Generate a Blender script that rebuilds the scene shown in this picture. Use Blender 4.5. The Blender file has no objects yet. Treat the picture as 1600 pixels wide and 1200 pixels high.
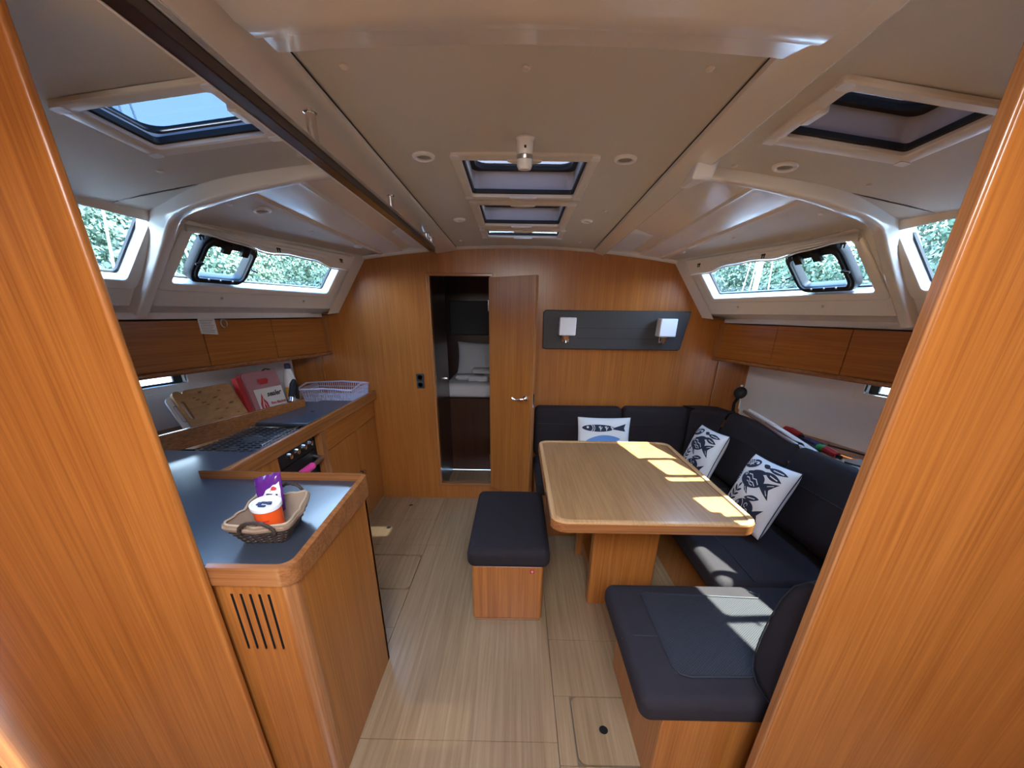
import bpy, math, random, bmesh
from mathutils import Vector, Matrix
from mathutils.geometry import tessellate_polygon
R = math.radians
random.seed(7)
SC = bpy.context.scene
COL = SC.collection

# ------------------------------------------------------------------ camera, sky, sun, light, exposure
cam = bpy.data.cameras.new('camera')
camo = bpy.data.objects.new('camera', cam)
COL.objects.link(camo)
cam.sensor_width = 36.0
cam.lens = 13.5                      # 600 px on a 1600 px frame
cam.shift_y = 133.0 / 1600.0         # the photograph is a crop of a taller frame
cam.clip_start = 0.02
cam.clip_end = 400
_f = Vector((0.9998444, 0.0163431, -0.0066306)), Vector((0.0123358, -0.3793244, 0.9251815)), Vector((0.0126051, -0.9251194, -0.379467))
# rows are world X, Y, Z written in camera axes (right, down, forward)
_right = Vector((_f[0][0], _f[1][0], _f[2][0])); _down = Vector((_f[0][1], _f[1][1], _f[2][1])); _fwd = Vector((_f[0][2], _f[1][2], _f[2][2]))
_m = Matrix((_right, -_down, -_fwd)).transposed().to_4x4()
_m.translation = Vector((0, 0, 1.5))
camo.matrix_world = _m
SC.camera = camo

SC.view_settings.view_transform = 'Standard'
SC.view_settings.look = 'None'
SC.view_settings.gamma = 1
SC.view_settings.use_curve_mapping = False
SC.view_settings.exposure = 0.78

w = bpy.data.worlds.new('sky')
SC.world = w
w.use_nodes = True
nt = w.node_tree; nt.nodes.clear()
_o = nt.nodes.new('ShaderNodeOutputWorld'); _b = nt.nodes.new('ShaderNodeBackground')
_tc = nt.nodes.new('ShaderNodeTexCoord'); _sx = nt.nodes.new('ShaderNodeSeparateXYZ'); _cr = nt.nodes.new('ShaderNodeValToRGB')
nt.links.new(_tc.outputs['Generated'], _sx.inputs[0]); nt.links.new(_sx.outputs['Z'], _cr.inputs[0])
_cr.color_ramp.elements[0].position = 0.0; _cr.color_ramp.elements[0].color = (0.90, 0.95, 1.0, 1)
_cr.color_ramp.elements[1].position = 0.75; _cr.color_ramp.elements[1].color = (0.25, 0.46, 0.90, 1)
nt.links.new(_cr.outputs[0], _b.inputs[0]); _b.inputs[1].default_value = 15.0
nt.links.new(_b.outputs[0], _o.inputs[0])

def light(name, kind, energy, loc, d, color=(1, 1, 1), **kw):
    l = bpy.data.lights.new(name, kind); l.energy = energy; l.color = color
    for k, v in kw.items(): setattr(l, k, v)
    o = bpy.data.objects.new(name, l); COL.objects.link(o); o.location = loc
    o.rotation_euler = Vector(d).to_track_quat('-Z', 'Y').to_euler()
    return o
light('sun', 'SUN', 26.0, (6, 1, 10), (-0.585, -0.08, -1.0), (1.0, 0.95, 0.86), angle=R(0.6))
# daylight falling in through the open companionway behind the camera
light('companionway_daylight', 'AREA', 27.0, (0.0, -0.65, 2.15), (0, 0.72, -0.62), (1.0, 0.95, 0.88), shape='RECTANGLE', size=0.8, size_y=0.8)

# ------------------------------------------------------------------ helpers
def Zc(x, y):                        # underside of the cambered deck head, falling slightly towards the bow
    return 1.912 - 0.07 * x * x + 0.035 * (2.98 - y)

class MB:
    def __init__(s): s.v = []; s.f = []
    def add(s, vs, fs):
        n = len(s.v); s.v += [tuple(p) for p in vs]; s.f += [tuple(i + n for i in f) for f in fs]; return s
    def quad(s, a, b, c, d): return s.add([a, b, c, d], [(0, 1, 2, 3)])
    def box(s, x0, x1, y0, y1, z0, z1):
        p = [(x, y, z) for x in (x0, x1) for y in (y0, y1) for z in (z0, z1)]
        return s.add(p, [(0, 1, 3, 2), (4, 6, 7, 5), (0, 4, 5, 1), (2, 3, 7, 6), (0, 2, 6, 4), (1, 5, 7, 3)])
    def hexa(s, b, t):               # two quads of 4 points joined into a solid
        return s.add(list(b) + list(t), [(3, 2, 1, 0), (4, 5, 6, 7), (0, 1, 5, 4), (1, 2, 6, 5), (2, 3, 7, 6), (3, 0, 4, 7)])
    def rbox(s, c, size, r, seg=3, n=(1, 1, 1), fn=None):
        c = Vector(c); h = [a / 2 for a in size]; r = min(r, min(h) * 0.999)
        ax = []
        for k in range(3):
            a = [-h[k]] if False else []
            offs = [r * math.tan(R(45) * (1 - i / seg)) for i in range(seg + 1)]      # r .. 0
            lo = [-(h[k] - r) - o for o in offs]; hi = [-q for q in reversed(lo)]
            mid = [-(h[k] - r) + 2 * (h[k] - r) * i / n[k] for i in range(1, n[k])]
            a = lo + mid + hi
            ax.append(a)
        idx = {}; vs = []; fs = []
        def pt(i, j, k):
            key = (i, j, k)
            if key in idx: return idx[key]
            p = Vector((ax[0][i], ax[1][j], ax[2][k]))
            q = Vector([max(-(h[m] - r), min(h[m] - r, p[m])) for m in range(3)])
            d = p - q
            if d.length > 1e-9: p = q + d.normalized() * r
            if fn: p = Vector(fn(p.x / h[0], p.y / h[1], p.z / h[2], p))
            idx[key] = len(vs); vs.append(tuple(p + c)); return idx[key]
        N = [len(a) - 1 for a in ax]
        for i in range(N[0]):
            for j in range(N[1]):
                fs.append((pt(i, j, 0), pt(i, j + 1, 0), pt(i + 1, j + 1, 0), pt(i + 1, j, 0)))
                fs.append((pt(i, j, N[2]), pt(i + 1, j, N[2]), pt(i + 1, j + 1, N[2]), pt(i, j + 1, N[2])))
        for i in range(N[0]):
            for k in range(N[2]):
                fs.append((pt(i, 0, k), pt(i + 1, 0, k), pt(i + 1, 0, k + 1), pt(i, 0, k + 1)))
                fs.append((pt(i, N[1], k), pt(i, N[1], k + 1), pt(i + 1, N[1], k + 1), pt(i + 1, N[1], k)))
        for j in range(N[1]):
            for k in range(N[2]):
                fs.append((pt(0, j, k), pt(0, j, k + 1), pt(0, j + 1, k + 1), pt(0, j + 1, k)))
                fs.append((pt(N[0], j, k), pt(N[0], j + 1, k), pt(N[0], j + 1, k + 1), pt(N[0], j, k + 1)))
        return s.add(vs, fs)
    def rb(s, x0, x1, y0, y1, z0, z1, r=0.004, seg=2, n=(1, 1, 1), fn=None):
        return s.rbox(((x0 + x1) / 2, (y0 + y1) / 2, (z0 + z1) / 2), (x1 - x0, y1 - y0, z1 - z0), r, seg, n, fn)
    def tube(s, pts, r, seg=8, cap=True):
        pts = [Vector(p) for p in pts]; n = len(pts); rs = r if isinstance(r, (list, tuple)) else [r] * n
        t0 = (pts[1] - pts[0]).normalized()
        a = t0.orthogonal().normalized(); vs = []; fs = []
        for i, p in enumerate(pts):
            t = (pts[min(i + 1, n - 1)] - pts[max(i - 1, 0)]).normalized()
            a = (a - t * a.dot(t)).normalized(); b = t.cross(a)
            for k in range(seg):
                th = 2 * math.pi * k / seg
                vs.append(p + (a * math.cos(th) + b * math.sin(th)) * rs[i])
        for i in range(n - 1):
            for k in range(seg):
                k2 = (k + 1) % seg
                fs.append((i * seg + k, i * seg + k2, (i + 1) * seg + k2, (i + 1) * seg + k))
        if cap:
            fs.append(tuple(reversed(range(seg)))); fs.append(tuple(range((n - 1) * seg, n * seg)))
        return s.add(vs, fs)
    def lathe(s, prof, o=(0, 0, 0), ax=(0, 0, 1), seg=24):    # prof: (radius, height)
        ax = Vector(ax).normalized(); a = ax.orthogonal().normalized(); b = ax.cross(a); o = Vector(o)
        vs = []; fs = []; m = len(prof)
        for (r, h) in prof:
            for k in range(seg):
                th = 2 * math.pi * k / seg
                vs.append(o + ax * h + (a * math.cos(th) + b * math.sin(th)) * max(r, 1e-5))
        for i in range(m - 1):
            for k in range(seg):
                k2 = (k + 1) % seg
                fs.append((i * seg + k, i * seg + k2, (i + 1) * seg + k2, (i + 1) * seg + k))
        fs.append(tuple(reversed(range(seg)))); fs.append(tuple(range((m - 1) * seg, m * seg)))
        return s.add(vs, fs)
    def grid(s, f, us, vs_, holes=()):
        vs = [f(u, v) for u in us for v in vs_]; nv = len(vs_); fs = []
        for i in range(len(us) - 1):
            for j in range(nv - 1):
                cu, cv = (us[i] + us[i + 1]) / 2, (vs_[j] + vs_[j + 1]) / 2
                if any(h[0] < cu < h[1] and h[2] < cv < h[3] for h in holes): continue
                fs.append((i * nv + j, (i + 1) * nv + j, (i + 1) * nv + j + 1, i * nv + j + 1))
        return s.add(vs, fs)
    def ring(s, lo, li, f, w0, w1, r=0.0):   # lo / li: loops of (u,v); f(u,v,w); front at w1, back at w0
        n = len(lo); vs = []
        lov = [f(u, v, w0) for u, v in lo]; lof = [f(u, v, w1 - r) for u, v in lo]
        k = 0.5
        def mix(a, b, t): return [(p[0] + (q[0] - p[0]) * t, p[1] + (q[1] - p[1]) * t) for p, q in zip(a, b)]
        L = [[f(u, v, w0) for u, v in lo]]
        if r:
            t = 0.12
            L.append([f(u, v, w1 - r) for u, v in lo]); L.append([f(u, v, w1) for u, v in mix(lo, li, t)])
            L.append([f(u, v, w1) for u, v in mix(lo, li, 1 - t)]); L.append([f(u, v, w1 - r) for u, v in li])
        else:
            L.append([f(u, v, w1) for u, v in lo]); L.append([f(u, v, w1) for u, v in li])
        L.append([f(u, v, w0) for u, v in li]); L.append(L[0])
        fs = []
        for a in range(len(L) - 1): vs += L[a]
        m = len(L) - 1
        for a in range(m):
            b = (a + 1) % m
            for i in range(n):
                j = (i + 1) % n
                fs.append((a * n + i, a * n + j, b * n + j, b * n + i))
        return s.add(vs, fs)
    def prism(s, poly, f, w0, w1):           # filled polygon extruded from w0 to w1
        n = len(poly); vs = [f(u, v, w0) for u, v in poly] + [f(u, v, w1) for u, v in poly]
        fs = [tuple(reversed(range(n))), tuple(range(n, 2 * n))] + [(i, (i + 1) % n, (i + 1) % n + n, i + n) for i in range(n)]
        return s.add(vs, fs)
    def build(s, name, mat, parent=None, smooth=True, ang=35, bevel=0):
        me = bpy.data.meshes.new(name)
        off = parent_world(parent) if parent else Vector((0, 0, 0))
        me.from_pydata([tuple(Vector(p) - off) for p in s.v], [], s.f)
        bm = bmesh.new(); bm.from_mesh(me)
        bmesh.ops.remove_doubles(bm, verts=bm.verts, dist=1e-5)
        if len(bm.faces) < 60000: bmesh.ops.recalc_face_normals(bm, faces=bm.faces)
        bm.to_mesh(me); bm.free()
        if smooth:
            me.polygons.foreach_set('use_smooth', [True] * len(me.polygons))
            me.set_sharp_from_angle(angle=R(ang))
        me.materials.append(mat)
        o = bpy.data.objects.new(name, me); COL.objects.link(o)
        if parent: o.parent = parent
        if smooth and len(me.vertices) < 500:
            wn_ = o.modifiers.new('weighted_normals', 'WEIGHTED_NORMAL'); wn_.keep_sharp = True; wn_.weight = 100
        if bevel:
            b = o.modifiers.new('bevel', 'BEVEL'); b.width = bevel; b.segments = 2; b.limit_method = 'ANGLE'; b.angle_limit = R(50)
        return o

def parent_world(o):
    v = Vector((0, 0, 0))
    while o: v = v + o.location; o = o.parent
    return v
def tag(o, label, cat, group=None):
    o['label'] = label; o['category'] = cat
    if group: o['group'] = group
    return o
def thing(name, label, cat, loc=(0, 0, 0), group=None):
    o = bpy.data.objects.new(name, None); COL.objects.link(o); o.location = loc; o.empty_display_size = 0.05
    return tag(o, label, cat, group)
def struct(name, label=None, loc=(0, 0, 0)):
    o = bpy.data.objects.new(name, None); COL.objects.link(o); o.location = loc; o['kind'] = 'structure'
    if label: o['label'] = label
    return o
def rr(u0, u1, v0, v1, r, k=5):              # rounded rectangle loop
    out = []
    for cx, cy, a0 in ((u1 - r, v1 - r, 0), (u0 + r, v1 - r, 90), (u0 + r, v0 + r, 180), (u1 - r, v0 + r, 270)):
        for i in range(k + 1):
            a = R(a0 + 90 * i / k); out.append((cx + r * math.cos(a), cy + r * math.sin(a)))
    return out
def lin(a, b, n): return [a + (b - a) * i / n for i in range(n + 1)]
def cuts(a, b, step, *extra):
    n = max(1, round((b - a) / step)); s = set(round(v, 5) for v in lin(a, b, n))
    for e in extra: s.add(round(e, 5))
    return sorted(s)

# ------------------------------------------------------------------ materials
def newmat(name):
    m = bpy.data.materials.new(name); m.use_nodes = True; n = m.node_tree
    return m, n, n.nodes['Principled BSDF']
def pm(name, col, rough=0.5, metal=0.0, spec=0.5, coat=0.0, bump=0, bscale=200, emis=0, var=0.0, vscale=6, trans=0):
    m, n, b = newmat(name)
    b.inputs['Base Color'].default_value = (*col, 1); b.inputs['Roughness'].default_value = rough; b.inputs['Metallic'].default_value = metal
    b.inputs['Specular IOR Level'].default_value = spec; b.inputs['Coat Weight'].default_value = coat; b.inputs['Coat Roughness'].default_value = 0.12
    b.inputs['Transmission Weight'].default_value = trans
    tc = n.nodes.new('ShaderNodeTexCoord')
    no = n.nodes.new('ShaderNodeTexNoise'); no.inputs['Scale'].default_value = vscale; no.inputs['Detail'].default_value = 4
    n.links.new(tc.outputs['Object'], no.inputs['Vector'])
    v = max(var, 0.03)
    mx = n.nodes.new('ShaderNodeMix'); mx.data_type = 'RGBA'
    mx.inputs[6].default_value = (*[c * (1 - v) for c in col], 1); mx.inputs[7].default_value = (*[min(1, c * (1 + v)) for c in col], 1)
    n.links.new(no.outputs['Fac'], mx.inputs[0]); n.links.new(mx.outputs[2], b.inputs['Base Color'])
    if bump:
        nb = n.nodes.new('ShaderNodeTexNoise'); nb.inputs['Scale'].default_value = bscale; nb.inputs['Detail'].default_value = 2
        bu = n.nodes.new('ShaderNodeBump'); bu.inputs['Strength'].default_value = bump; bu.inputs['Distance'].default_value = 0.002
        n.links.new(tc.outputs['Object'], nb.inputs['Vector']); n.links.new(nb.outputs['Fac'], bu.inputs['Height']); n.links.new(bu.outputs[0], b.inputs['Normal'])
    return m
def wood(name, dark, lite, axis='z', rough=0.32, coat=0.25, fine=150, streak=2.2, spec=0.4, yaw=0):
    m, n, b = newmat(name)
    tc = n.nodes.new('ShaderNodeTexCoord'); rot = n.nodes.new('ShaderNodeMapping'); rot.inputs['Rotation'].default_value = (0, 0, R(yaw)); n.links.new(tc.outputs['Object'], rot.inputs[0])
    mp = n.nodes.new('ShaderNodeMapping'); n.links.new(rot.outputs[0], mp.inputs[0])
    sc = {'x': (streak, fine, fine), 'y': (fine, streak, fine), 'z': (fine, fine, streak)}[axis]; mp.inputs['Scale'].default_value = sc
    n1 = n.nodes.new('ShaderNodeTexNoise'); n1.inputs['Scale'].default_value = 1; n1.inputs['Detail'].default_value = 5; n1.inputs['Roughness'].default_value = 0.65
    n.links.new(mp.outputs[0], n1.inputs['Vector'])
    mp2 = n.nodes.new('ShaderNodeMapping'); n.links.new(rot.outputs[0], mp2.inputs[0])
    q = fine / 8; mp2.inputs['Scale'].default_value = {'x': (0.5, q, q), 'y': (q, 0.5, q), 'z': (q, q, 0.5)}[axis]
    n2 = n.nodes.new('ShaderNodeTexNoise'); n2.inputs['Scale'].default_value = 1; n2.inputs['Detail'].default_value = 3
    n.links.new(mp2.outputs[0], n2.inputs['Vector'])
    ad = n.nodes.new('ShaderNodeMix'); ad.inputs[0].default_value = 0.3
    n.links.new(n1.outputs['Fac'], ad.inputs[2]); n.links.new(n2.outputs['Fac'], ad.inputs[3])
    cr = n.nodes.new('ShaderNodeValToRGB'); cr.color_ramp.elements[0].position = 0.36; cr.color_ramp.elements[1].position = 0.62
    cr.color_ramp.elements[0].color = (*dark, 1); cr.color_ramp.elements[1].color = (*lite, 1)
    n.links.new(ad.outputs[0], cr.inputs[0]); n.links.new(cr.outputs[0], b.inputs['Base Color'])
    bu = n.nodes.new('ShaderNodeBump'); bu.inputs['Strength'].default_value = 0.12; bu.inputs['Distance'].default_value = 0.001
    n.links.new(n1.outputs['Fac'], bu.inputs['Height']); n.links.new(bu.outputs[0], b.inputs['Normal'])
    b.inputs['Roughness'].default_value = rough; b.inputs['Coat Weight'].default_value = coat; b.inputs['Coat Roughness'].default_value = 0.2
    b.inputs['Specular IOR Level'].default_value = spec
    return m
def glass(name, tint=(1, 1, 1), refl=0.08):
    m, n, b = newmat(name); n.nodes.remove(b); out = n.nodes['Material Output']
    t = n.nodes.new('ShaderNodeBsdfTransparent'); t.inputs[0].default_value = (*tint, 1)
    g = n.nodes.new('ShaderNodeBsdfGlossy'); g.inputs['Roughness'].default_value = 0.03
    lw = n.nodes.new('ShaderNodeLayerWeight'); lw.inputs[0].default_value = 0.5
    pw = n.nodes.new('ShaderNodeMath'); pw.operation = 'POWER'; pw.inputs[1].default_value = 5; n.links.new(lw.outputs['Facing'], pw.inputs[0])
    fr = n.nodes.new('ShaderNodeMath'); fr.operation = 'MULTIPLY_ADD'; fr.inputs[1].default_value = 0.7; fr.inputs[2].default_value = 0.04; n.links.new(pw.outputs[0], fr.inputs[0])
    mx = n.nodes.new('ShaderNodeMixShader'); n.links.new(fr.outputs[0], mx.inputs[0]); n.links.new(t.outputs[0], mx.inputs[1]); n.links.new(g.outputs[0], mx.inputs[2])
    n.links.new(mx.outputs[0], out.inputs[0]); return m

DK, LT = (0.27, 0.082, 0.0135), (0.43, 0.152, 0.029)
M = {}
M['wood'] = wood('wood_vertical_grain', DK, LT, 'z')
M['wood_y'] = wood('wood_grain_fore_and_aft', DK, LT, 'y')
M['locker1'] = wood('locker_wood_right', DK, LT, 'y', yaw=-16.2)
M['locker-1'] = wood('locker_wood_left', DK, LT, 'y', yaw=16.2)
M['wood_x'] = wood('wood_grain_across', DK, LT, 'x')
M['solid_y'] = wood('solid_wood_edge_fore_and_aft', (0.20, 0.068, 0.02), (0.36, 0.14, 0.042), 'y', 0.22, 0.5)
M['solid_x'] = wood('solid_wood_edge_across', (0.20, 0.068, 0.02), (0.36, 0.14, 0.042), 'x', 0.22, 0.5)
M['solid_z'] = wood('solid_wood_edge_upright', (0.22, 0.08, 0.024), (0.40, 0.16, 0.05), 'z', 0.25, 0.5)
M['bright_edge'] = wood('pale_varnished_edge', (0.48, 0.25, 0.10), (0.62, 0.36, 0.16), 'y', 0.2, 0.5)
M['table'] = wood('table_veneer', (0.28, 0.13, 0.045), (0.41, 0.215, 0.085), 'y', 0.3, 0.3, 90, 3)
M['floor'] = wood('pale_floor_laminate', (0.24, 0.145, 0.068), (0.36, 0.235, 0.122), 'y', 0.3, 0.15, 60, 1.6)
M['floor_seam'] = pm('dark_floor_seam', (0.16, 0.11, 0.065), 0.8)
M['darkwood'] = wood('dark_handrail_wood', (0.010, 0.004, 0.004), (0.022, 0.008, 0.006), 'y', 0.25, 0.3)
M['vinyl'] = pm('cream_headliner_vinyl', (0.60, 0.57, 0.505), 0.75, bump=0.25, bscale=420)
M['gel'] = pm('cream_gelcoat_moulding', (0.80, 0.775, 0.71), 0.25, coat=0.6)
M['gelwhite'] = pm('white_gelcoat', (0.84, 0.84, 0.84), 0.3, coat=0.3)
M['plastic'] = pm('cream_white_plastic', (0.72, 0.68, 0.61), 0.35)
M['white'] = pm('white_plastic', (0.8, 0.8, 0.8), 0.35)
M['well'] = pm('hatch_well_gelcoat', (0.52, 0.50, 0.50), 0.4)
M['black'] = pm('black_plastic', (0.010, 0.010, 0.011), 0.45, spec=0.3)
M['rubber'] = pm('black_rubber', (0.015, 0.015, 0.015), 0.6)
M['chrome'] = pm('polished_steel', (0.75, 0.75, 0.76), 0.12, 1.0)
M['steel'] = pm('brushed_steel', (0.55, 0.56, 0.57), 0.3, 1.0)
M['counter'] = pm('slate_grey_laminate', (0.042, 0.047, 0.058), 0.30, spec=0.5, coat=0.2, var=0.12, vscale=40)
M['grey'] = pm('charcoal_padded_panel', (0.036, 0.035, 0.038), 0.55, bump=0.1, bscale=500)
M['fabric'] = pm('charcoal_fabric', (0.022, 0.0165, 0.018), 0.85, spec=0.25, bump=0.5, bscale=900, var=0.18, vscale=18)
M['piping'] = pm('black_piping', (0.010, 0.010, 0.013), 0.7)
M['glass'] = glass('clear_window_glass', (0.78, 0.93, 0.96))
M['tint'] = glass('smoked_hatch_acrylic', (0.036, 0.037, 0.042))
M['tint2'] = glass('dark_smoked_hatch_acrylic', (0.014, 0.014, 0.016))
M['skytint'] = glass('pale_sky_tinted_acrylic', (0.062, 0.076, 0.090))  # pale blue of the sky put into the pane's tint
M['skytint2'] = glass('deep_sky_tinted_acrylic', (0.022, 0.038, 0.060))  # deeper sky blue put into the tint of the galley side pane
M['linen'] = pm('white_cotton', (0.62, 0.62, 0.64), 0.85, bump=0.2, bscale=300)
M['pillow'] = pm('off_white_canvas', (0.74, 0.73, 0.70), 0.9, bump=0.3, bscale=800)
M['navy'] = pm('navy_print', (0.012, 0.020, 0.042), 0.8)
M['blueprint'] = pm('mid_blue_print', (0.12, 0.24, 0.50), 0.8)
M['creamprint'] = pm('white_print', (0.72, 0.72, 0.70), 0.85)
M['red'] = pm('red_plastic', (0.45, 0.02, 0.025), 0.4)
M['redbox'] = pm('translucent_red_box', (0.34, 0.05, 0.06), 0.35)
M['pinkface'] = pm('faded_pink_box_face', (0.42, 0.20, 0.22), 0.4)
M['paper'] = pm('white_paper', (0.75, 0.74, 0.73), 0.7)
M['ink'] = pm('black_ink', (0.015, 0.015, 0.02), 0.7)
M['redink'] = pm('red_ink', (0.55, 0.03, 0.03), 0.6)
M['greyink'] = pm('grey_ink', (0.25, 0.25, 0.27), 0.7)
M['magenta'] = pm('hot_pink_rubber', (0.85, 0.06, 0.32), 0.5)
M['green'] = pm('green_plastic', (0.03, 0.28, 0.06), 0.5)
M['orange'] = pm('orange_red_label', (0.80, 0.09, 0.012), 0.35, var=0.1)
M['yellow'] = pm('yellow_print', (0.85, 0.42, 0.02), 0.4)
M['purple'] = pm('purple_foil', (0.12, 0.02, 0.20), 0.25, coat=0.4)
M['wicker'] = pm('dark_brown_wicker', (0.035, 0.020, 0.013), 0.6, var=0.4, vscale=60)
M['liner'] = pm('tan_cloth_liner', (0.28, 0.19, 0.12), 0.9, bump=0.5, bscale=250, var=0.12, vscale=20)
M['linerhem'] = pm('pale_cloth_hem', (0.42, 0.31, 0.20), 0.9, bump=0.4, bscale=300)
M['bamboo'] = wood('bamboo_board', (0.40, 0.22, 0.09), (0.55, 0.33, 0.15), 'y', 0.5, 0, 40, 6)
M['bamboodark'] = pm('bamboo_dark_patch', (0.20, 0.10, 0.04), 0.6)
M['lav'] = pm('lavender_plastic', (0.48, 0.48, 0.62), 0.35)
M['shade'] = pm('white_lamp_shade', (0.78, 0.80, 0.86), 0.7)
M['bluecap'] = pm('dark_blue_cap', (0.01, 0.015, 0.08), 0.4)
M['leaf'] = pm('foliage_green', (0.050, 0.085, 0.048), 0.8, var=0.7, vscale=3)
M['leaf2'] = pm('foliage_light', (0.10, 0.14, 0.075), 0.8, var=0.5, vscale=3)
M['bark'] = pm('tree_bark', (0.12, 0.09, 0.07), 0.9)
M['water'] = pm('harbour_water', (0.03, 0.09, 0.12), 0.1)
M['hullwhite'] = pm('white_deck_gelcoat', (0.72, 0.72, 0.72), 0.4)
M['lens'] = pm('frosted_lamp_lens', (0.42, 0.42, 0.40), 0.5)
M['shaded_wall'] = wood('shaded_forecabin_wood', (0.035, 0.011, 0.005), (0.06, 0.02, 0.008), 'z')  # dimness of the fore cabin put into the wood colour

def mesh_fabric():
    m, n, b = newmat('woven_seat_mesh')
    tc = n.nodes.new('ShaderNodeTexCoord'); mp = n.nodes.new('ShaderNodeMapping'); n.links.new(tc.outputs['Object'], mp.inputs[0])
    mp.inputs['Rotation'].default_value = (0, 0, R(52))
    wv = n.nodes.new('ShaderNodeTexWave'); wv.inputs['Scale'].default_value = 55; wv.inputs['Distortion'].default_value = 0.3
    n.links.new(mp.outputs[0], wv.inputs['Vector'])
    cr = n.nodes.new('ShaderNodeValToRGB'); cr.color_ramp.elements[0].color = (0.008, 0.007, 0.008, 1); cr.color_ramp.elements[1].color = (0.026, 0.022, 0.025, 1)
    n.links.new(wv.outputs['Fac'], cr.inputs[0]); n.links.new(cr.outputs[0], b.inputs['Base Color']); b.inputs['Roughness'].default_value = 0.8
    bu = n.nodes.new('ShaderNodeBump'); bu.inputs['Strength'].default_value = 0.5; bu.inputs['Distance'].default_value = 0.002
    n.links.new(wv.outputs['Fac'], bu.inputs['Height']); n.links.new(bu.outputs[0], b.inputs['Normal'])
    return m
M['weave'] = mesh_fabric()

def text(body, name, mat, parent, origin, u, v, size, extrude=0.0004, shear=0.0, align='LEFT', bold=0.0):
    """flat lettering lying in the plane of u (along the line) and v (up)"""
    cu = bpy.data.curves.new(name, 'FONT'); cu.body = body; cu.size = size; cu.extrude = extrude; cu.shear = shear; cu.align_x = align; cu.offset = bold
    o = bpy.data.objects.new(name, cu); COL.objects.link(o)
    dg = bpy.context.evaluated_depsgraph_get(); me = bpy.data.meshes.new_from_object(o.evaluated_get(dg)); bpy.data.objects.remove(o)
    u = Vector(u).normalized(); v = Vector(v); v = (v - u * v.dot(u)).normalized(); nn = u.cross(v)
    mt = Matrix((u, v, nn)).transposed().to_4x4(); mt.translation = Vector(origin) - (parent_world(parent) if parent else Vector())
    me.transform(mt); me.materials.clear(); me.materials.append(mat)
    q = bpy.data.objects.new(name, me); COL.objects.link(q); q.parent = parent
    return q

# ------------------------------------------------------------------ floor
fl = struct('floor', 'pale oak laminate cabin sole with lift-out panels')
MB().box(-2.4, 2.4, -1.6, 3.0, -0.06, -0.012).build('subfloor', M['floor_seam'], fl)
SEAM = 0.0010
def fpanel(x0, x1, y0, y1): MB().rb(x0 + SEAM, x1 - SEAM, y0 + SEAM, y1 - SEAM, -0.012, 0.0, 0.0012, 1).build('floor_panel', M['floor'], fl)
fpanel(-2.3, -1.12, -1.5, 2.985)
for a, b in ((-1.5, 0.80), (0.80, 1.50), (1.50, 1.79)): fpanel(-1.12, -0.60, a, b)
def rpanel(x0, x1, y0, y1, holes, name='hatch_panel'):
    o = MB().prism(rr(x0, x1, y0, y1, 0.03), lambda u, v, q: (u, v, q), -0.0115, 0.0004).build(name, M['floor'], fl)
    for hx, hy in holes:
        h = MB().lathe([(0.011, 0.0), (0.016, 0.0), (0.017, 0.0012), (0.011, 0.0014)], (hx, hy, 0.0004)).build('finger_hole_ring', M['black'], o)
        MB().lathe([(0.0, 0), (0.012, 0.0)], (hx, hy, 0.0009)).build('finger_hole', M['rubber'], o)
rpanel(-0.97, -0.605, 1.80, 2.12, [])
fpanel(-1.12, -0.60, 2.135, 2.25)
fpanel(-1.12, -0.60, 2.25, 2.60)
fpanel(-1.12, -0.60, 2.60, 2.985)
fpanel(-1.12, -0.975, 1.79, 2.135)
for hx, hy in ((-0.93, 2.47), (-0.855, 2.83)):
    MB().lathe([(0.0, 0), (0.013, 0.0), (0.016, 0.001)], (hx, hy, 0.0008)).build('finger_hole', M['rubber'], fl)
fpanel(-0.60, 0.18, -1.5, 0.95); fpanel(-0.60, 0.18, 0.95, 2.25); fpanel(-0.60, 0.18, 2.25, 2.985)
fpanel(0.18, 0.98, -1.5, 0.87); fpanel(0.18, 0.245, 0.87, 1.14); fpanel(0.505, 0.98, 0.87, 1.14)
rpanel(0.25, 0.50, 0.875, 1.135, [(0.362, 1.0)])
fpanel(0.18, 0.98, 1.14, 1.44); fpanel(0.18, 0.98, 1.44, 2.985); fpanel(0.98, 2.3, -1.5, 2.985)

# ------------------------------------------------------------------ main bulkhead with the doorway
B = 2.98
wb = struct('wall_front', 'oak veneer main bulkhead with doorway')
DX0, DX1, DZ0, DZ1 = -0.62, -0.19, 0.14, 1.725
mb = MB()
xs = [-1.045, DX0, DX1, 1.065]; zs = [-0.01, DZ0, DZ1, 1.925]
for i in range(3):
    for j in range(3):
        if i == 1 and j == 1: continue
        mb.box(xs[i], xs[i + 1], B, B + 0.03, zs[j], zs[j + 1])
for s_, xt_, xb_, xh_ in ((1, 1.065, 1.33, 1.75), (-1, 1.045, 1.29, 1.70)):
    mb.prism([(s_ * xt_, -0.01), (s_ * xh_, -0.01), (s_ * xh_, 1.49), (s_ * (xb_ + 0.16), 1.50), (s_ * (xb_ - 0.005), 1.512), (s_ * (xt_ + 0.012), 1.86), (s_ * xt_, 1.925)], lambda u, v, w_: (u, B + w_, v), 0.0, 0.03)
mb.build('bulkhead_panel', M['wood'], wb, smooth=False)
t = 0.018
mb = MB(); mb.rb(DX0 - t, DX0 + 0.004, B - 0.012, B + 0.04, DZ0 - t, DZ1 + t, 0.004); mb.build('door_jamb', M['solid_z'], wb)
mb = MB(); mb.rb(DX1 - 0.004, DX1 + t, B - 0.012, B + 0.04, DZ0 - t, DZ1 + t, 0.004); mb.build('door_jamb', M['solid_z'], wb)
MB().rb(DX0 - t, DX1 + t, B - 0.013, B + 0.041, DZ1 - 0.002, DZ1 + t, 0.004).build('door_head', M['solid_x'], wb)
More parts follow.
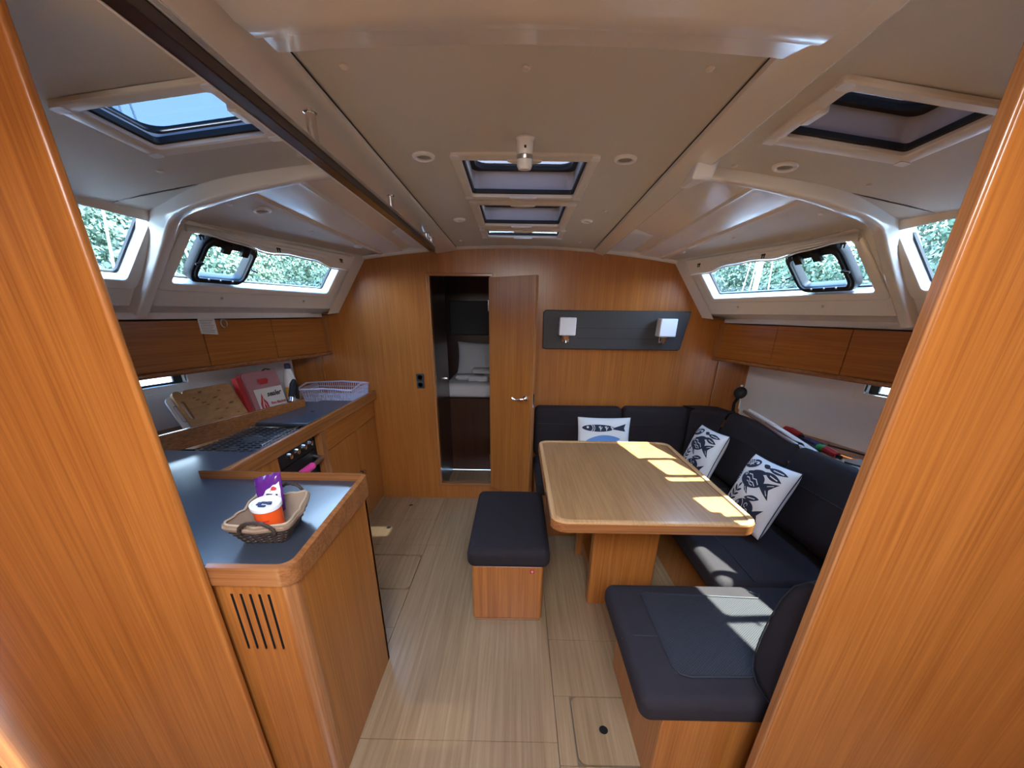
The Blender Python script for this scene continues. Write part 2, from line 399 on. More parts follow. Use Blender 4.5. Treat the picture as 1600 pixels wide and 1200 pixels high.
MB().rb(DX0 - t, DX1 + t, B - 0.013, B + 0.041, DZ0 - t, DZ0 + 0.004, 0.004).build('door_sill', M['solid_x'], wb)
MB().rb(1.505, 1.520, B - 0.014, B, 0.8, 1.20, 0.003).build('corner_trim', M['solid_z'], wb)
MB().rb(-1.475, -1.460, B - 0.014, B, 0.86, 1.44, 0.003).build('corner_trim', M['solid_z'], wb)

# door leaf, hinged on the right of the doorway and standing open
dr = struct('door_1', 'open oak veneer door leaf with chrome lever handle', (DX1, B - 0.02, 0))
ang = math.atan2(2.70 - 2.95, 0.112 - (-0.19))
ex = Vector((math.cos(ang), math.sin(ang), 0)); ey = Vector((-math.sin(ang), math.cos(ang), 0))
def D(u, v, z): return Vector((-0.19, 2.95, 0)) + ex * u + ey * v + Vector((0, 0, z))
L = 0.395
def dbox(u0, u1, v0, v1, z0, z1, r=0.003):
    m_ = MB().rb(u0, u1, v0, v1, z0, z1, r); m_.v = [tuple(D(*p)) for p in m_.v]; return m_
dbox(0, L, -0.016, 0.016, 0.135, 1.715).build('door_leaf', M['wood'], dr)
dbox(L, L + 0.012, -0.017, 0.017, 0.135, 1.715).build('door_edge', M['solid_z'], dr)
dbox(L + 0.012, L + 0.0145, -0.008, 0.008, 0.87, 0.97).build('strike_plate', M['chrome'], dr)
hd = MB().lathe([(0, 0), (0.020, 0), (0.022, 0.004), (0.018, 0.010), (0, 0.011)], D(L - 0.045, -0.016, 0.93), -ey).build('door_handle', M['chrome'], dr)
hp = [D(L - 0.045, -0.02, 0.93), D(L - 0.045, -0.05, 0.93), D(L - 0.055, -0.058, 0.928), D(L - 0.09, -0.058, 0.918), D(L - 0.125, -0.056, 0.922), D(L - 0.135, -0.054, 0.928)]
MB().tube(hp, [0.008, 0.008, 0.009, 0.008, 0.007, 0.006], 10).build('lever', M['chrome'], hd)
for z in (0.35, 1.5):
    MB().tube([D(-0.006, -0.012, z), D(-0.006, -0.012, z + 0.07)], 0.006, 8).build('hinge', M['chrome'], dr)

# ------------------------------------------------------------------ fore cabin beyond the doorway
fc = struct('wall_forecabin', 'wood lining of the fore cabin with its shade in the colour')
MB().box(-0.70, -0.625, 3.02, 3.62, 0.0, 1.85).build('side_partition', M['shaded_wall'], fc)
MB().box(-1.3, 1.3, 4.42, 4.46, 0.0, 1.9).build('end_panel', M['shaded_wall'], fc)
MB().box(-1.30, -1.25, 3.6, 4.45, 0.0, 1.9).build('end_panel', M['shaded_wall'], fc)
MB().box(0.9, 0.95, 3.02, 4.45, 0.0, 1.9).build('end_panel', M['shaded_wall'], fc)
MB().box(-1.3, -0.69, 3.6, 3.63, 0.0, 1.9).build('side_partition', M['shaded_wall'], fc)
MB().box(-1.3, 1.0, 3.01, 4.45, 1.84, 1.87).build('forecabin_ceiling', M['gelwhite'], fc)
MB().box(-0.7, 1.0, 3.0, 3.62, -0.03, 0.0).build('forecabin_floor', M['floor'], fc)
dh = MB().lathe([(0, 0), (0.017, 0), (0.017, 0.008), (0, 0.009)], (-0.625, 3.36, 0.96), (1, 0, 0)).build('side_door_handle', M['chrome'], fc)
MB().tube([(-0.617, 3.36, 0.96), (-0.59, 3.36, 0.96), (-0.585, 3.30, 0.96)], 0.007).build('lever', M['chrome'], dh)
bed = thing('berth', 'white fore cabin berth on shade-darkened wooden base beyond the doorway', 'bed', (0.1, 4.0, 0))
MB().box(-0.69, 0.88, 3.63, 4.41, 0.0, 0.73).build('berth_base', M['shaded_wall'], bed)
MB().rb(-0.68, 0.87, 3.62, 4.40, 0.735, 0.87, 0.045, 4, (4, 3, 1)).build('mattress', M['linen'], bed)
def pillow_mesh(frame, W, H, T, n=18, concave=0.06):
    o, u, v, nn = frame
    def P(s, t_, side):
        h = T * (max(0, 1 - s ** 4) ** 0.5) * (max(0, 1 - t_ ** 4) ** 0.5)
        return o + u * (s * W * (1 - concave * (1 - t_ * t_))) + v * (t_ * H * (1 - concave * (1 - s * s))) + nn * (side * h)
    m_ = MB(); g = [math.sin(R(90) * (2 * i / n - 1)) for i in range(n + 1)]
    m_.grid(lambda a, b_: P(a, b_, 1), g, g); m_.grid(lambda a, b_: P(a, b_, -1), g, g)
    return m_, P
o_ = Vector((-0.33, 4.22, 1.02))
vv = Vector((0.03, 0.3, 0.95)).normalized(); uu = Vector((1, 0.0, 0.0)); uu = (uu - vv * uu.dot(vv)).normalized()
m_, _ = pillow_mesh((o_, uu, vv, uu.cross(vv)), 0.30, 0.18, 0.06)
tag(m_.build('bed_pillow', M['linen'], None), 'white bed pillow propped up on the fore cabin berth', 'pillow')
for i, (x, y, z, a, lab) in enumerate(((-0.50, 3.86, 0.872, 0.2, 'lower rolled towel at left on the fore cabin berth'), (-0.36, 3.78, 0.872, -0.1, 'folded towel nearest the saloon on the fore cabin berth'), (-0.22, 3.86, 0.872, 0.1, 'rolled towel at right on the fore cabin berth'), (-0.34, 3.92, 0.925, 0.0, 'folded towel on top of the towel pile on the berth'))):
    tw = thing('towel', 'white ' + lab, 'towel', (x, y, z), 'white towels on the fore cabin berth')
    mm = MB().rbox((x, y, z + 0.026), (0.20, 0.13, 0.050), 0.022, 3, (3, 2, 1)); c, s = math.cos(a), math.sin(a)
    mm.v = [(x + (p[0] - x) * c - (p[1] - y) * s, y + (p[0] - x) * s + (p[1] - y) * c, p[2] + 0.003 * math.sin(p[0] * 60)) for p in mm.v]
    mm.build('folded_cloth', M['linen'], tw)
    f2 = MB().tube([(x - 0.09 * c, y - 0.09 * s - 0.062, z + 0.03), (x + 0.09 * c, y + 0.09 * s - 0.062, z + 0.03)], 0.012, 8); f2.build('rolled_edge', M['linen'], tw)
tv = thing('television', 'flat black television on the shade-darkened fore cabin wall', 'television', (-0.42, 4.41, 1.40))
MB().rb(-0.72, -0.12, 4.375, 4.41, 1.26, 1.60, 0.006).build('screen_housing', M['black'], tv)
MB().box(-0.705, -0.135, 4.372, 4.376, 1.275, 1.585).build('screen', M['rubber'], tv)

# ------------------------------------------------------------------ deck head (ceiling)
ce = struct('ceiling', 'cream moulded deck head with vinyl panels')
HC = [(-0.19, 0.222, 1.525, 1.89), (-0.178, 0.212, 2.01, 2.37), (-0.178, 0.232, 2.495, 2.645)]      # centre hatch openings
HO = [(-0.222, 0.256, 1.48, 1.915), (-0.215, 0.252, 1.962, 2.40), (-0.215, 0.262, 2.452, 2.675)]   # their frames
HR = [(0.695, 1.02, 1.06, 1.272)]; HRO = [(0.657, 1.06, 1.03, 1.313)]
HL = [(-0.99, -0.685, 1.09, 1.292)]; HLO = [(-1.03, -0.655, 1.055, 1.325)]
def C(x, y, d=0.0): return (x, y, Zc(x, y) - d)
holes = HC
ys = cuts(0.95, 2.97, 0.2, *[q for h in HC for q in h[2:]]); xs = cuts(-0.46, 0.50, 0.12, *[q for h in HC for q in h[:2]])
cp = MB().grid(lambda x, y: C(x + (0.02 * (y - 1) if x > 0.35 else 0.02 * (y - 1) if x < -0.35 else 0), y, 0.004), xs, ys, HC).build('centre_headliner', M['vinyl'], ce)
# thin gap line then the fore-and-aft carlins
for s, xi0, xi1, xo in ((1, 0.480, 0.508, 0.585), (-1, -0.448, -0.415, -0.565)):
    mm = MB()
    def prof(y):
        k = (y - 1.0) / 1.95; xi = xi0 + (xi1 - xi0) * k
        return [C(xi, y, 0.0), C(xi + s * 0.004, y, 0.016), C(xi + s * 0.03, y, 0.022), C(xo - s * 0.010, y, 0.030), C(xo - s * 0.002, y, 0.025), C(xo + s * 0.001, y, 0.017), C(xo + s * 0.003, y, -0.03)]
    yy = lin(0.2, 2.975, 24); pr = [prof(y) for y in yy]; n = len(pr[0])
    mm.add([p for r_ in pr for p in r_], [(i * n + j, (i + 1) * n + j, (i + 1) * n + j + 1, i * n + j + 1) for i in range(len(yy) - 1) for j in range(n - 1)])
    mm.build('carlin', M['gel'], ce, ang=25)
    g_ = lambda y: (xi0 + (xi1 - xi0) * (y - 1.0) / 1.95) - s * 0.001
    mm = MB(); yy2 = lin(0.99, 2.95, 12); mm.add([C(g_(y) + e, y, 0.0065) for y in yy2 for e in (-0.0022, 0.0022)], [(i * 2, i * 2 + 2, i * 2 + 3, i * 2 + 1) for i in range(12)]); mm.build('panel_joint', M['rubber'], ce)
# aft deck beam across the ceiling, above the camera side of the centre panel
mm = MB()
def bprof(x):
    xs_ = max(-0.47, min(0.51, x))
    return [C(x, 0.985, -0.01), C(x, 0.980, 0.010), C(x, 0.970, 0.018), C(x, 0.915, 0.023), C(x, 0.900, 0.034), C(x, 0.84, 0.046), C(x, 0.6, 0.046), C(x, 0.15, 0.046)]
xx = lin(-0.462, 0.515, 16); pr = [bprof(x) for x in xx]; n = len(pr[0])
mm.add([p for r_ in pr for p in r_], [(i * n + j, (i + 1) * n + j, (i + 1) * n + j + 1, i * n + j + 1) for i in range(len(xx) - 1) for j in range(n - 1)])
for xe, s in ((-0.462, -1), (0.515, 1)):
    a = bprof(xe); b = [(p[0] + s * 0.012, p[1] - 0.012, p[2] + 0.03) for p in a]
    mm.add(a + b, [(i, i + 1, n + i + 1, n + i) for i in range(n - 1)])
mm.build('deck_beam', M['gel'], ce, ang=40)

def side_ceiling(s):
    cx = 0.02
    X = lambda a: cx + s * a if s > 0 else -a + 0.02
    xo = X(0.56)
    # aft panel with its hatch
    hole = HR if s > 0 else HL
    def tx(y): return X(1.045 + 0.26 * (2.98 - y))
    hx = [q for h in hole for q in h[:2]]; hy = [q for h in hole for q in h[2:]]
    a = sorted([xo, *hx, *[X(q) for q in (0.65, 0.8, 0.95, 1.1, 1.3, 1.5)]])
    MB().grid(lambda x, y: (x, y, Zc(x, y) + 0.004), a, cuts(0.0, 1.545, 0.15, *hy), hole).build('side_headliner', M['vinyl'], ce)
    # forward coffered section
    yy = lin(1.55, 2.90, 12) + [2.935, 2.955, 2.965, 2.982]; mm = MB(); rows = []
    for y in yy:
        k = (2.98 - y)
        pts = [(0.565, -0.020), (0.60, -0.030), (0.79, -0.004), (0.80, 0.004), (0.82, 0.002), (0.925 + 0.05 * k, 0.000), (0.935 + 0.05 * k, 0.008), (0.95 + 0.05 * k, 0.010)]
        fd = max(0, min(1, (2.955 - y) / 0.05)); rows.append([C(X(a_), y, d_ * fd + 0.006 * (1 - fd)) for a_, d_ in pts])
    n = len(rows[0]); mm.add([p for r_ in rows for p in r_], [(i * n + j, (i + 1) * n + j, (i + 1) * n + j + 1, i * n + j + 1) for i in range(len(yy) - 1) for j in range(n - 1)])
    mm.build('coffer_moulding', M['gel'], ce, ang=22)
    mm = MB(); rows = []
    for y in yy:
        k = (2.98 - y); e = 1.045 + 0.26 * k
        rows.append([C(X(0.95 + 0.05 * k), y, 0.002), C(X(0.97 + 0.05 * k), y, -0.004), C(X(e - 0.03), y, -0.004), C(X(e + 0.03), y, 0.0)])
    n = 4; mm.add([p for r_ in rows for p in r_], [(i * n + j, (i + 1) * n + j, (i + 1) * n + j + 1, i * n + j + 1) for i in range(len(yy) - 1) for j in range(n - 1)])
    mm.build('side_panel', M['vinyl'], ce, ang=22)
    # transverse beam that curves down between the two windows
    path = []
    for a_, y, z in [(0.55, 1.545, Zc(0.55, 1.545) - 0.010), (0.75, 1.548, Zc(0.75, 1.55) - 0.014), (0.95, 1.556, Zc(0.95, 1.56) - 0.022), (1.10, 1.58, Zc(1.1, 1.6) - 0.026), (1.22, 1.625, 1.835), (1.32, 1.675, 1.812), (1.41, 1.72, 1.745), (1.50, 1.745, 1.65), (1.57, 1.755, 1.57), (1.65, 1.765, 1.475)]:
        path.append(Vector((X(a_), y, z)))
    # smooth it
    P2 = []
    for i in range(len(path) - 1):
        p0 = path[max(i - 1, 0)]; p1 = path[i]; p2 = path[i + 1]; p3 = path[min(i + 2, len(path) - 1)]
        for q in range(4):
            t_ = q / 4; P2.append(0.5 * ((2 * p1) + (-p0 + p2) * t_ + (2 * p0 - 5 * p1 + 4 * p2 - p3) * t_ ** 2 + (-p0 + 3 * p1 - 3 * p2 + p3) * t_ ** 3))
    P2.append(path[-1]); mm = MB(); vs = []; K = 12
    for i, p in enumerate(P2):
        tt = (P2[min(i + 1, len(P2) - 1)] - P2[max(i - 1, 0)]).normalized(); side = Vector((0, 1, 0)); side = (side - tt * side.dot(tt)).normalized(); up = tt.cross(side)
        if up.z < 0 and i < 3: up = -up
        f_ = i / (len(P2) - 1); wy = 0.022 + 0.008 * f_; wu = 0.014 + 0.012 * f_; up = up * s if False else up
        if up.dot(Vector((s * f_, 0, 1 - f_ * 0.6))) < 0: up = -up
        for k in range(K):
            if k == 0: q_ = (1.25, 3.8)
            elif k == K - 1: q_ = (-1.25, 3.8)
            else:
                th = math.pi * (k - 1) / (K - 3); q_ = (math.copysign(abs(math.cos(th)) ** 0.6, math.cos(th)), -math.sin(th) ** 0.6 if math.sin(th) > 1e-6 else 0.3)
            vs.append(p + side * (q_[0] * wy) + up * (q_[1] * wu))
    fs = [(i * K + k, i * K + k + 1, (i + 1) * K + k + 1, (i + 1) * K + k) for i in range(len(P2) - 1) for k in range(K - 1)]
    mm.add(vs, fs).build('window_pillar', M['gel'], ce, ang=50)
for s in (1, -1): side_ceiling(s)
# cove between deck head and bulkhead
mm = MB(); xx = lin(-1.08, 1.11, 30)
rows = [[(x, 2.935, Zc(x, 2.935) - 0.001), (x, 2.945, Zc(x, 2.95) - 0.010), (x, 2.968, Zc(x, 2.97) - 0.016), (x, 2.982, Zc(x, 2.98) - 0.016)] for x in xx]
mm.add([p for r_ in rows for p in r_], [(i * 4 + j, (i + 1) * 4 + j, (i + 1) * 4 + j + 1, i * 4 + j + 1) for i in range(len(xx) - 1) for j in range(3)])
mm.build('cove_trim', M['gel'], ce)
# deck laid above the headliner
allh = HC + HR + HL
xs = cuts(-2.5, 2.5, 0.5, *[q for h in allh for q in h[:2]]); ys = cuts(-0.1, 3.0, 0.5, *[q for h in allh for q in h[2:]])
def dk(x, y):
    if abs(x) == 2:
        k = max(0, 2.98 - y); e = 1.085 + 0.26 * k; return (math.copysign(e + 0.02, x), y, Zc(e, y) + 0.006)
    z = Zc(x, y) + (0.012 if y > 2.43 else 0.032 if x < -0.5 else 0.078)
    return (x, y, z)
xs = [-2] + [x for x in xs if abs(x) <= 1.06] + [2]
MB().grid(dk, xs, ys, allh).build('coachroof_deck', M['hullwhite'], ce)

# screw caps
def cap(x, y, par, d=0.0):
    MB().lathe([(0.0095, -0.004), (0.0095, 0.001), (0.007, 0.004), (0.0, 0.005)], (x, y, Zc(x, y) - d), (0, 0, -1), 12).build('screw_cap', M['plastic'], par)
for x, y in ((0.385, 1.04), (-0.366, 1.046), (0.01, 1.066), (0.39, 2.06), (0.385, 2.75), (-0.36, 2.75)): cap(x, y, ce, 0.005)
for x, y in ((0.678, 1.493), (1.10, 1.47), (-0.68, 1.45), (-1.1, 1.42), (-0.62, 0.78)): cap(x, y, ce, -0.003)
for s in (1, -1):
    for x, y in ((1.16, 1.75), (1.09, 2.25), (1.02, 2.72)): cap(0.02 + s * (x - 0.02), y, ce, -0.002)

# ------------------------------------------------------------------ ceiling hatches
def hatch(name, label, op, fr, glassmat, depth, tilt=0.0, ins=0.018, rimh=0.02, rim=0.012, catch=True, dz=0.0, group='deck hatches over the saloon'):
    x0, x1, y0, y1 = op; X0, X1, Y0, Y1 = fr; cxm, cym = (x0 + x1) / 2, (y0 + y1) / 2
    h = thing(name, label, 'hatch', (cxm, cym, Zc(cxm, cym)), group)
    f = lambda u, v, w_: (u, v, Zc(u, v) + dz - w_)
    MB().ring(rr(X0, X1, Y0, Y1, 0.012), rr(x0, x1, y0, y1, 0.012), f, 0.0, rim, 0.004).build('frame', M['plastic'], h, ang=40)
    MB().ring(rr(x0 - 0.004, x1 + 0.004, y0 - 0.004, y1 + 0.004, 0.014), rr(x0 + 0.008, x1 - 0.008, y0 + 0.008, y1 - 0.008, 0.012), f, -min(0.014, depth), -0.001).build('gasket', M['rubber'], h)
    a = rr(x0 + 0.001, x1 - 0.001, y0 + 0.001, y1 - 0.001, 0.03); n = len(a); g0 = min(0.012, depth * 0.5)
    MB().add([f(u, v, -g0) for u, v in a] + [f(u, v, -depth) for u, v in a], [(i, (i + 1) % n, (i + 1) % n + n, i + n) for i in range(n)]).build('well', M['well'], h)
    # lid: dark rim with acrylic pane
    lz = lambda u, v, w_: (u, v, Zc(u, v) + dz - w_ + tilt * (y1 - v))
    lo = rr(x0 - 0.02, x1 + 0.02, y0 - 0.02, y1 + 0.02, 0.04); li = rr(x0 + ins, x1 - ins, y0 + ins, y1 - ins, 0.05)
    lid = MB().ring(lo, li, lz, -depth - rimh, -depth).build('lid_rim', M['black'], h)
    pp = rr(x0 - 0.005, x1 + 0.005, y0 - 0.005, y1 + 0.005, 0.03); MB().add([lz(u, v, -depth - 0.008) for u, v in pp], [tuple(range(len(pp)))]).build('acrylic_pane', glassmat, lid)
    if catch:
        for yc, sg in ((Y0 + 0.045, 1), (Y1 - 0.01, 1)):
            pts = [(cxm + 0.055 * math.cos(R(q)), yc - 0.018 + sg * 0.026 * math.sin(R(q))) for q in range(0, 181, 15)]
            MB().prism(pts, f, rim, rim + 0.007).build('blind_catch', M['plastic'], h)
    for (a_, b_) in ((X0 + 0.016, Y0 + 0.016), (X1 - 0.016, Y0 + 0.016), (X0 + 0.016, Y1 - 0.014), (X1 - 0.016, Y1 - 0.014)):
        MB().prism(rr(a_ - 0.015, a_ + 0.015, b_ - 0.013, b_ + 0.013, 0.006), f, 0.004, rim + 0.0015).build('corner_block', M['white'], h)
    return h
h1 = hatch('deck_hatch', 'largest and nearest of three cream framed hatches down the middle of the ceiling', HC[0], HO[0], M['tint'], 0.075)
h2 = hatch('deck_hatch', 'middle one of three cream framed hatches along the ceiling centre', HC[1], HO[1], M['tint'], 0.07)
h3 = hatch('deck_hatch', 'farthest and narrowest ceiling hatch, bright blue, next to the front bulkhead', HC[2], HO[2], M['skytint'], 0.004, ins=-0.012, rimh=0.005)
h4 = hatch('deck_hatch', 'blue lit side hatch in the ceiling over the galley, behind the handrail', HL[0], HLO[0], M['skytint2'], 0.022, ins=-0.010, dz=0.004, catch=False)
h5 = hatch('deck_hatch', 'dark grey side hatch in the ceiling above the right hand settee', HR[0], HRO[0], M['tint2'], 0.07, dz=0.004, catch=False)
# locking handle bars seen through the first two hatches
for h, op in ((h1, HC[0]), (h2, HC[1])):
    yb = op[2] + 0.05
    MB().tube([(op[0] + 0.06, yb, Zc(0, yb) + 0.045), (op[1] - 0.06, yb, Zc(0, yb) + 0.045)], 0.008, 8).build('handle_bar', M['plastic'], h)
    for x in (op[0] + 0.06, op[1] - 0.06):
        MB().lathe([(0, 0), (0.016, 0), (0.018, 0.012), (0.012, 0.02), (0, 0.02)], (x, yb + 0.01, Zc(x, yb) + 0.035), (0, 0, 1), 14).build('latch', M['black'], h)
for h, op, sx in ((h4, HL[0], -1), (h5, HR[0], 1)):
    xc = op[1] if sx < 0 else op[0]
    MB().rb(xc - 0.012, xc + 0.012, (op[2] + op[3]) / 2 - 0.035, (op[2] + op[3]) / 2 + 0.035, Zc(xc, 1.15) - 0.012, Zc(xc, 1.15) + 0.004, 0.005).build('blind_catch', M['plastic'], h)

# down-lights
def spot(x, y, label, dz=0.0, r=0.036):
    t_ = thing('ceiling_spotlight', label, 'light', (x, y, Zc(x, y)), 'round recessed spotlights in the ceiling')
    nrm = Vector((0.14 * x, 0.035, 1)).normalized(); o = Vector((x, y, Zc(x, y) + dz))
    MB().lathe([(r, -0.003), (r, 0.002), (r * 0.93, 0.006), (r * 0.72, 0.008), (r * 0.62, 0.004), (r * 0.6, -0.002)], o, -nrm, 28).build('bezel', M['white'], t_)
    MB().lathe([(0, 0.001), (r * 0.62, 0.001)], o, -nrm, 20).build('lens', M['lens'], t_)
spot(-0.305, 1.50, 'white round spotlight left of the nearest centre hatch', -0.004)
spot(0.335, 1.50, 'white round spotlight right of the nearest centre hatch', -0.004)
spot(-0.298, 2.262, 'small white spotlight left of the far centre hatches', -0.004, 0.03)
spot(0.341, 2.252, 'small white spotlight right of the far centre hatches', -0.004, 0.03)
spot(0.815, 1.452, 'white spotlight below the dark right side hatch', 0.004)
spot(-1.06, 1.86, 'white spotlight above the galley portlight window', 0.003)
spot(-0.975, 2.68, 'small white spotlight near the forward end of the left window', 0.003, 0.03)
spot(1.0, 2.70, 'small white spotlight near the forward end of the right window', 0.003, 0.026)

dt = thing('reading_spot', 'small white cylindrical lamp hanging at the aft edge of the nearest hatch', 'light', (0.015, 1.385, Zc(0, 1.385)))
zc = Zc(0, 1.385)
MB().lathe([(0.016, 0), (0.026, 0.001), (0.028, 0.006), (0.024, 0.012), (0.023, 0.042), (0.0225, 0.043)], (0.015, 1.385, zc), (0, 0.12, -1), 24).build('lamp_body', M['white'], dt)
MB().lathe([(0.0228, 0.043), (0.0235, 0.044), (0.0235, 0.053), (0.0228, 0.054)], (0.015, 1.385, zc), (0, 0.12, -1), 24).build('dark_band', M['steel'], dt)
MB().lathe([(0.0225, 0.054), (0.0225, 0.070), (0.018, 0.078), (0.0, 0.080)], (0.015, 1.385, zc), (0, 0.12, -1), 24).build('lamp_head', M['white'], dt)
MB().rb(0.0125, 0.0185, 1.361, 1.366, zc - 0.034, zc - 0.028, 0.001).build('switch', M['black'], dt)

sp = thing('carlin_lamp', 'white wedge shaped lamp cover on the right ceiling beam', 'light', (0.58, 1.5, 1.9))
MB().hexa([(0.535, 1.42, 1.935), (0.600, 1.415, 1.93), (0.605, 1.62, 1.925), (0.565, 1.64, 1.925)], [(0.525, 1.425, 1.880), (0.584, 1.42, 1.878), (0.592, 1.60, 1.902), (0.560, 1.62, 1.905)]).build('cover', M['white'], sp, bevel=0.008)
MB().rb(0.535, 0.598, 1.42, 1.62, 1.926, 1.94, 0.003).build('mounting_plate', M['plastic'], sp)

# handrail under the left carlin
hr = thing('handrail', 'long dark wooden grab rail on chrome posts under the left of the ceiling', 'handrail', (-0.5, 1.5, 1.85))
def hz(y): return 1.835 + 0.014 * (2.54 - y)
def sweep(name, dx0, dx1, dz0, dz1, mat):
    mm = MB(); ys_ = lin(-0.3, 2.55, 12); rows = [[(-0.5 + dx0, y, hz(y) + dz0), (-0.5 + dx1, y, hz(y) + dz0), (-0.5 + dx1, y, hz(y) + dz1), (-0.5 + dx0, y, hz(y) + dz1)] for y in ys_]
    fs = [(i * 4 + j, i * 4 + (j + 1) % 4, (i + 1) * 4 + (j + 1) % 4, (i + 1) * 4 + j) for i in range(len(ys_) - 1) for j in range(4)] + [(0, 1, 2, 3), (len(ys_) * 4 - 4, len(ys_) * 4 - 3, len(ys_) * 4 - 2, len(ys_) * 4 - 1)]
    mm.add([p for r_ in rows for p in r_], fs); return mm.build(name, mat, hr, bevel=0.002)
sweep('rail', -0.016, 0.016, -0.016, 0.016, M['darkwood'])
sweep('metal_strip', 0.0155, 0.019, 0.004, 0.014, M['steel'])
sweep('metal_strip', -0.0195, -0.0155, -0.0175, -0.012, M['white'])
for y in (0.35, 1.16, 1.775, 2.40, 2.52):
    zt = Zc(-0.5, y) - 0.024
    p = MB().tube([(-0.5, y, hz(y) + 0.01), (-0.5, y, zt)], 0.0115, 14).build('post', M['chrome'], hr)
    MB().lathe([(0.016, 0), (0.016, 0.003), (0.0095, 0.006)], (-0.5, y, zt), (0, 0, -1), 16).build('post_collar', M['chrome'], p)

# ------------------------------------------------------------------ coachroof side walls with windows
def wallfn(s):
    xb, xt = (1.33, 1.065) if s > 0 else (1.29, 1.045)
    def W(y, z, d=0.0):
        k = 2.98 - y; zt = Zc(xt + 0.26 * k, y); t_ = (z - 1.474) / (zt - 1.474)
        x = (xb + 0.29 * k) * (1 - t_) + (xt + 0.26 * k) * t_
        return (s * (x - 0.80 * d), y - 0.22 * d, z - 0.56 * d)
    return W
names = {1: 'right', -1: 'left'}
for s in (1, -1):
    side = names[s]; W = wallfn(s)
    wl = struct('wall_' + side, 'cream coachroof side moulding on the %s' % side)
    zt0 = 1.78
    # window openings (y0, y1, z0, z1 fwd, z1 aft)
    win = [(1.845, 2.775), (1.02, 1.685)]
    top = lambda y: 1.752 + 0.045 * (2.77 - y)
    zs_ = [1.505, 1.60, 'T', 'E']
    ys_ = cuts(-0.2, 2.98, 0.12, *[q for a in win for q in a])
    def zz(y, k):
        if k == 0: return 1.503
        if k == 1: return 1.598
        if k == 2: return top(y)
        xt = 1.055; return Zc(xt + 0.26 * (2.98 - y), y) + 0.004
    mm = MB().grid(lambda y, k: W(y, zz(y, k)), ys_, [0, 1, 2, 3], [(a, b, 1, 2) for a, b in win]); mm.build('window_wall', M['gel'], wl)
    # lower return, sloping outboard, and the pale strip above the lockers
    LF = 1.46 if s > 0 else 1.38
    LX = lambda y: s * (LF + 0.29 * (2.98 - y))
    mm = MB().grid(lambda y, k: [W(y, 1.503), (LX(y) + s * 0.035, y, 1.474), (LX(y) + s * 0.035, y, 1.445), (LX(y) + s * 0.35, y, 1.445)][int(k)], lin(-0.2, 2.98, 16), [0, 1, 2, 3]); mm.build('ledge', M['gelwhite'], wl, ang=20)
    # bevelled end cheek against the bulkhead
    a0 = W(2.98, 1.475); a1 = W(2.98, zz(2.98, 3)); b0 = W(2.86, 1.475, 0.012); b1 = W(2.86, zz(2.86, 3), 0.012)
    MB().quad(a0, a1, b1, b0).quad(a0, b0, (LX(2.86) + s * .03, 2.86, 1.472), (LX(2.98) + s * .03, 2.98, 1.472)).build('end_cheek', M['gel'], wl)
    for y in (2.62, 2.10, 1.30):
        MB().lathe([(0.007, 0), (0.007, 0.003), (0.004, 0.004), (0, 0.004)], W(y, 1.545, 0.001), Vector((-s * 0.8, -0.2, -0.56)), 12).build('wall_screw', M['steel'], wl)
    for wi, (y0, y1) in enumerate(win):
        num = (1 if s < 0 else 3) + wi
        wn = struct('window_%d' % num, '%s coachroof window, %s' % (side, 'forward of the pillar' if wi == 0 else 'aft of the pillar'))
        fo = lambda u, v, w_: W(u, 1.60 + (v - 1.60) * (top(u) - 1.60) / (0.18), w_)       # v runs 1.60..1.78
        lo = rr(y0 - 0.045, y1 + 0.045, 1.572, 1.812, 0.02); li = rr(y0, y1, 1.60, 1.78, 0.012)
        MB().ring(lo, li, fo, -0.002, 0.010, 0.004).build('window_frame', M['gel'], wn, ang=40)
        # bright reveal
        n = len(li); MB().add([fo(u, v, 0.006) for u, v in li] + [fo(u, v, -0.045) for u, v in li], [(i, (i + 1) % n, (i + 1) % n + n, i + n) for i in range(n)]).build('reveal', M['white'], wn)
        MB().ring(rr(y0 - 0.01, y1 + 0.01, 1.59, 1.79, 0.015), rr(y0 + 0.008, y1 - 0.008, 1.606, 1.776, 0.012), fo, -0.052, -0.040).build('seal', M['rubber'], wn)
        MB().add([fo(y0, 1.60, -0.047), fo(y1, 1.60, -0.047), fo(y1, 1.78, -0.047), fo(y0, 1.78, -0.047)], [(0, 1, 2, 3)]).build('window_glass', M['glass'], wn)
        # opening portlight
        p0, p1 = ((1.905, 2.185) if wi == 0 else (1.19, 1.50))
        pl = thing('opening_portlight', 'black framed opening portlight in the %s window, %s of the pillar' % (side, 'forward' if wi == 0 else 'aft'), 'portlight', fo((p0 + p1) / 2, 1.69, 0.0), 'black portlights in the side windows')
        MB().ring(rr(p0, p1, 1.606, 1.785, 0.045, 6), rr(p0 + 0.032, p1 - 0.032, 1.634, 1.748, 0.018, 6), fo, -0.036, 0.004, 0.008).build('portlight_frame', M['black'], pl, ang=50)
        MB().ring(rr(p0 + 0.012, p1 - 0.012, 1.616, 1.775, 0.04, 6), rr(p0 + 0.028, p1 - 0.028, 1.630, 1.750, 0.02, 6), fo, 0.002, 0.012, 0.004).build('inner_ring', M['black'], pl, ang=50)
        for q in (0.35, 0.68):
            yy_ = p0 + (p1 - p0) * q
            hb = MB(); hb.hexa([fo(yy_ - 0.02, 1.735, 0.012), fo(yy_ + 0.02, 1.735, 0.012), fo(yy_ + 0.02, 1.775, 0.012), fo(yy_ - 0.02, 1.775, 0.012)], [fo(yy_ - 0.018, 1.738, 0.028), fo(yy_ + 0.018, 1.738, 0.028), fo(yy_ + 0.018, 1.77, 0.028), fo(yy_ - 0.018, 1.77, 0.028)])
            hb.build('hinge', M['black'], pl, bevel=0.002)
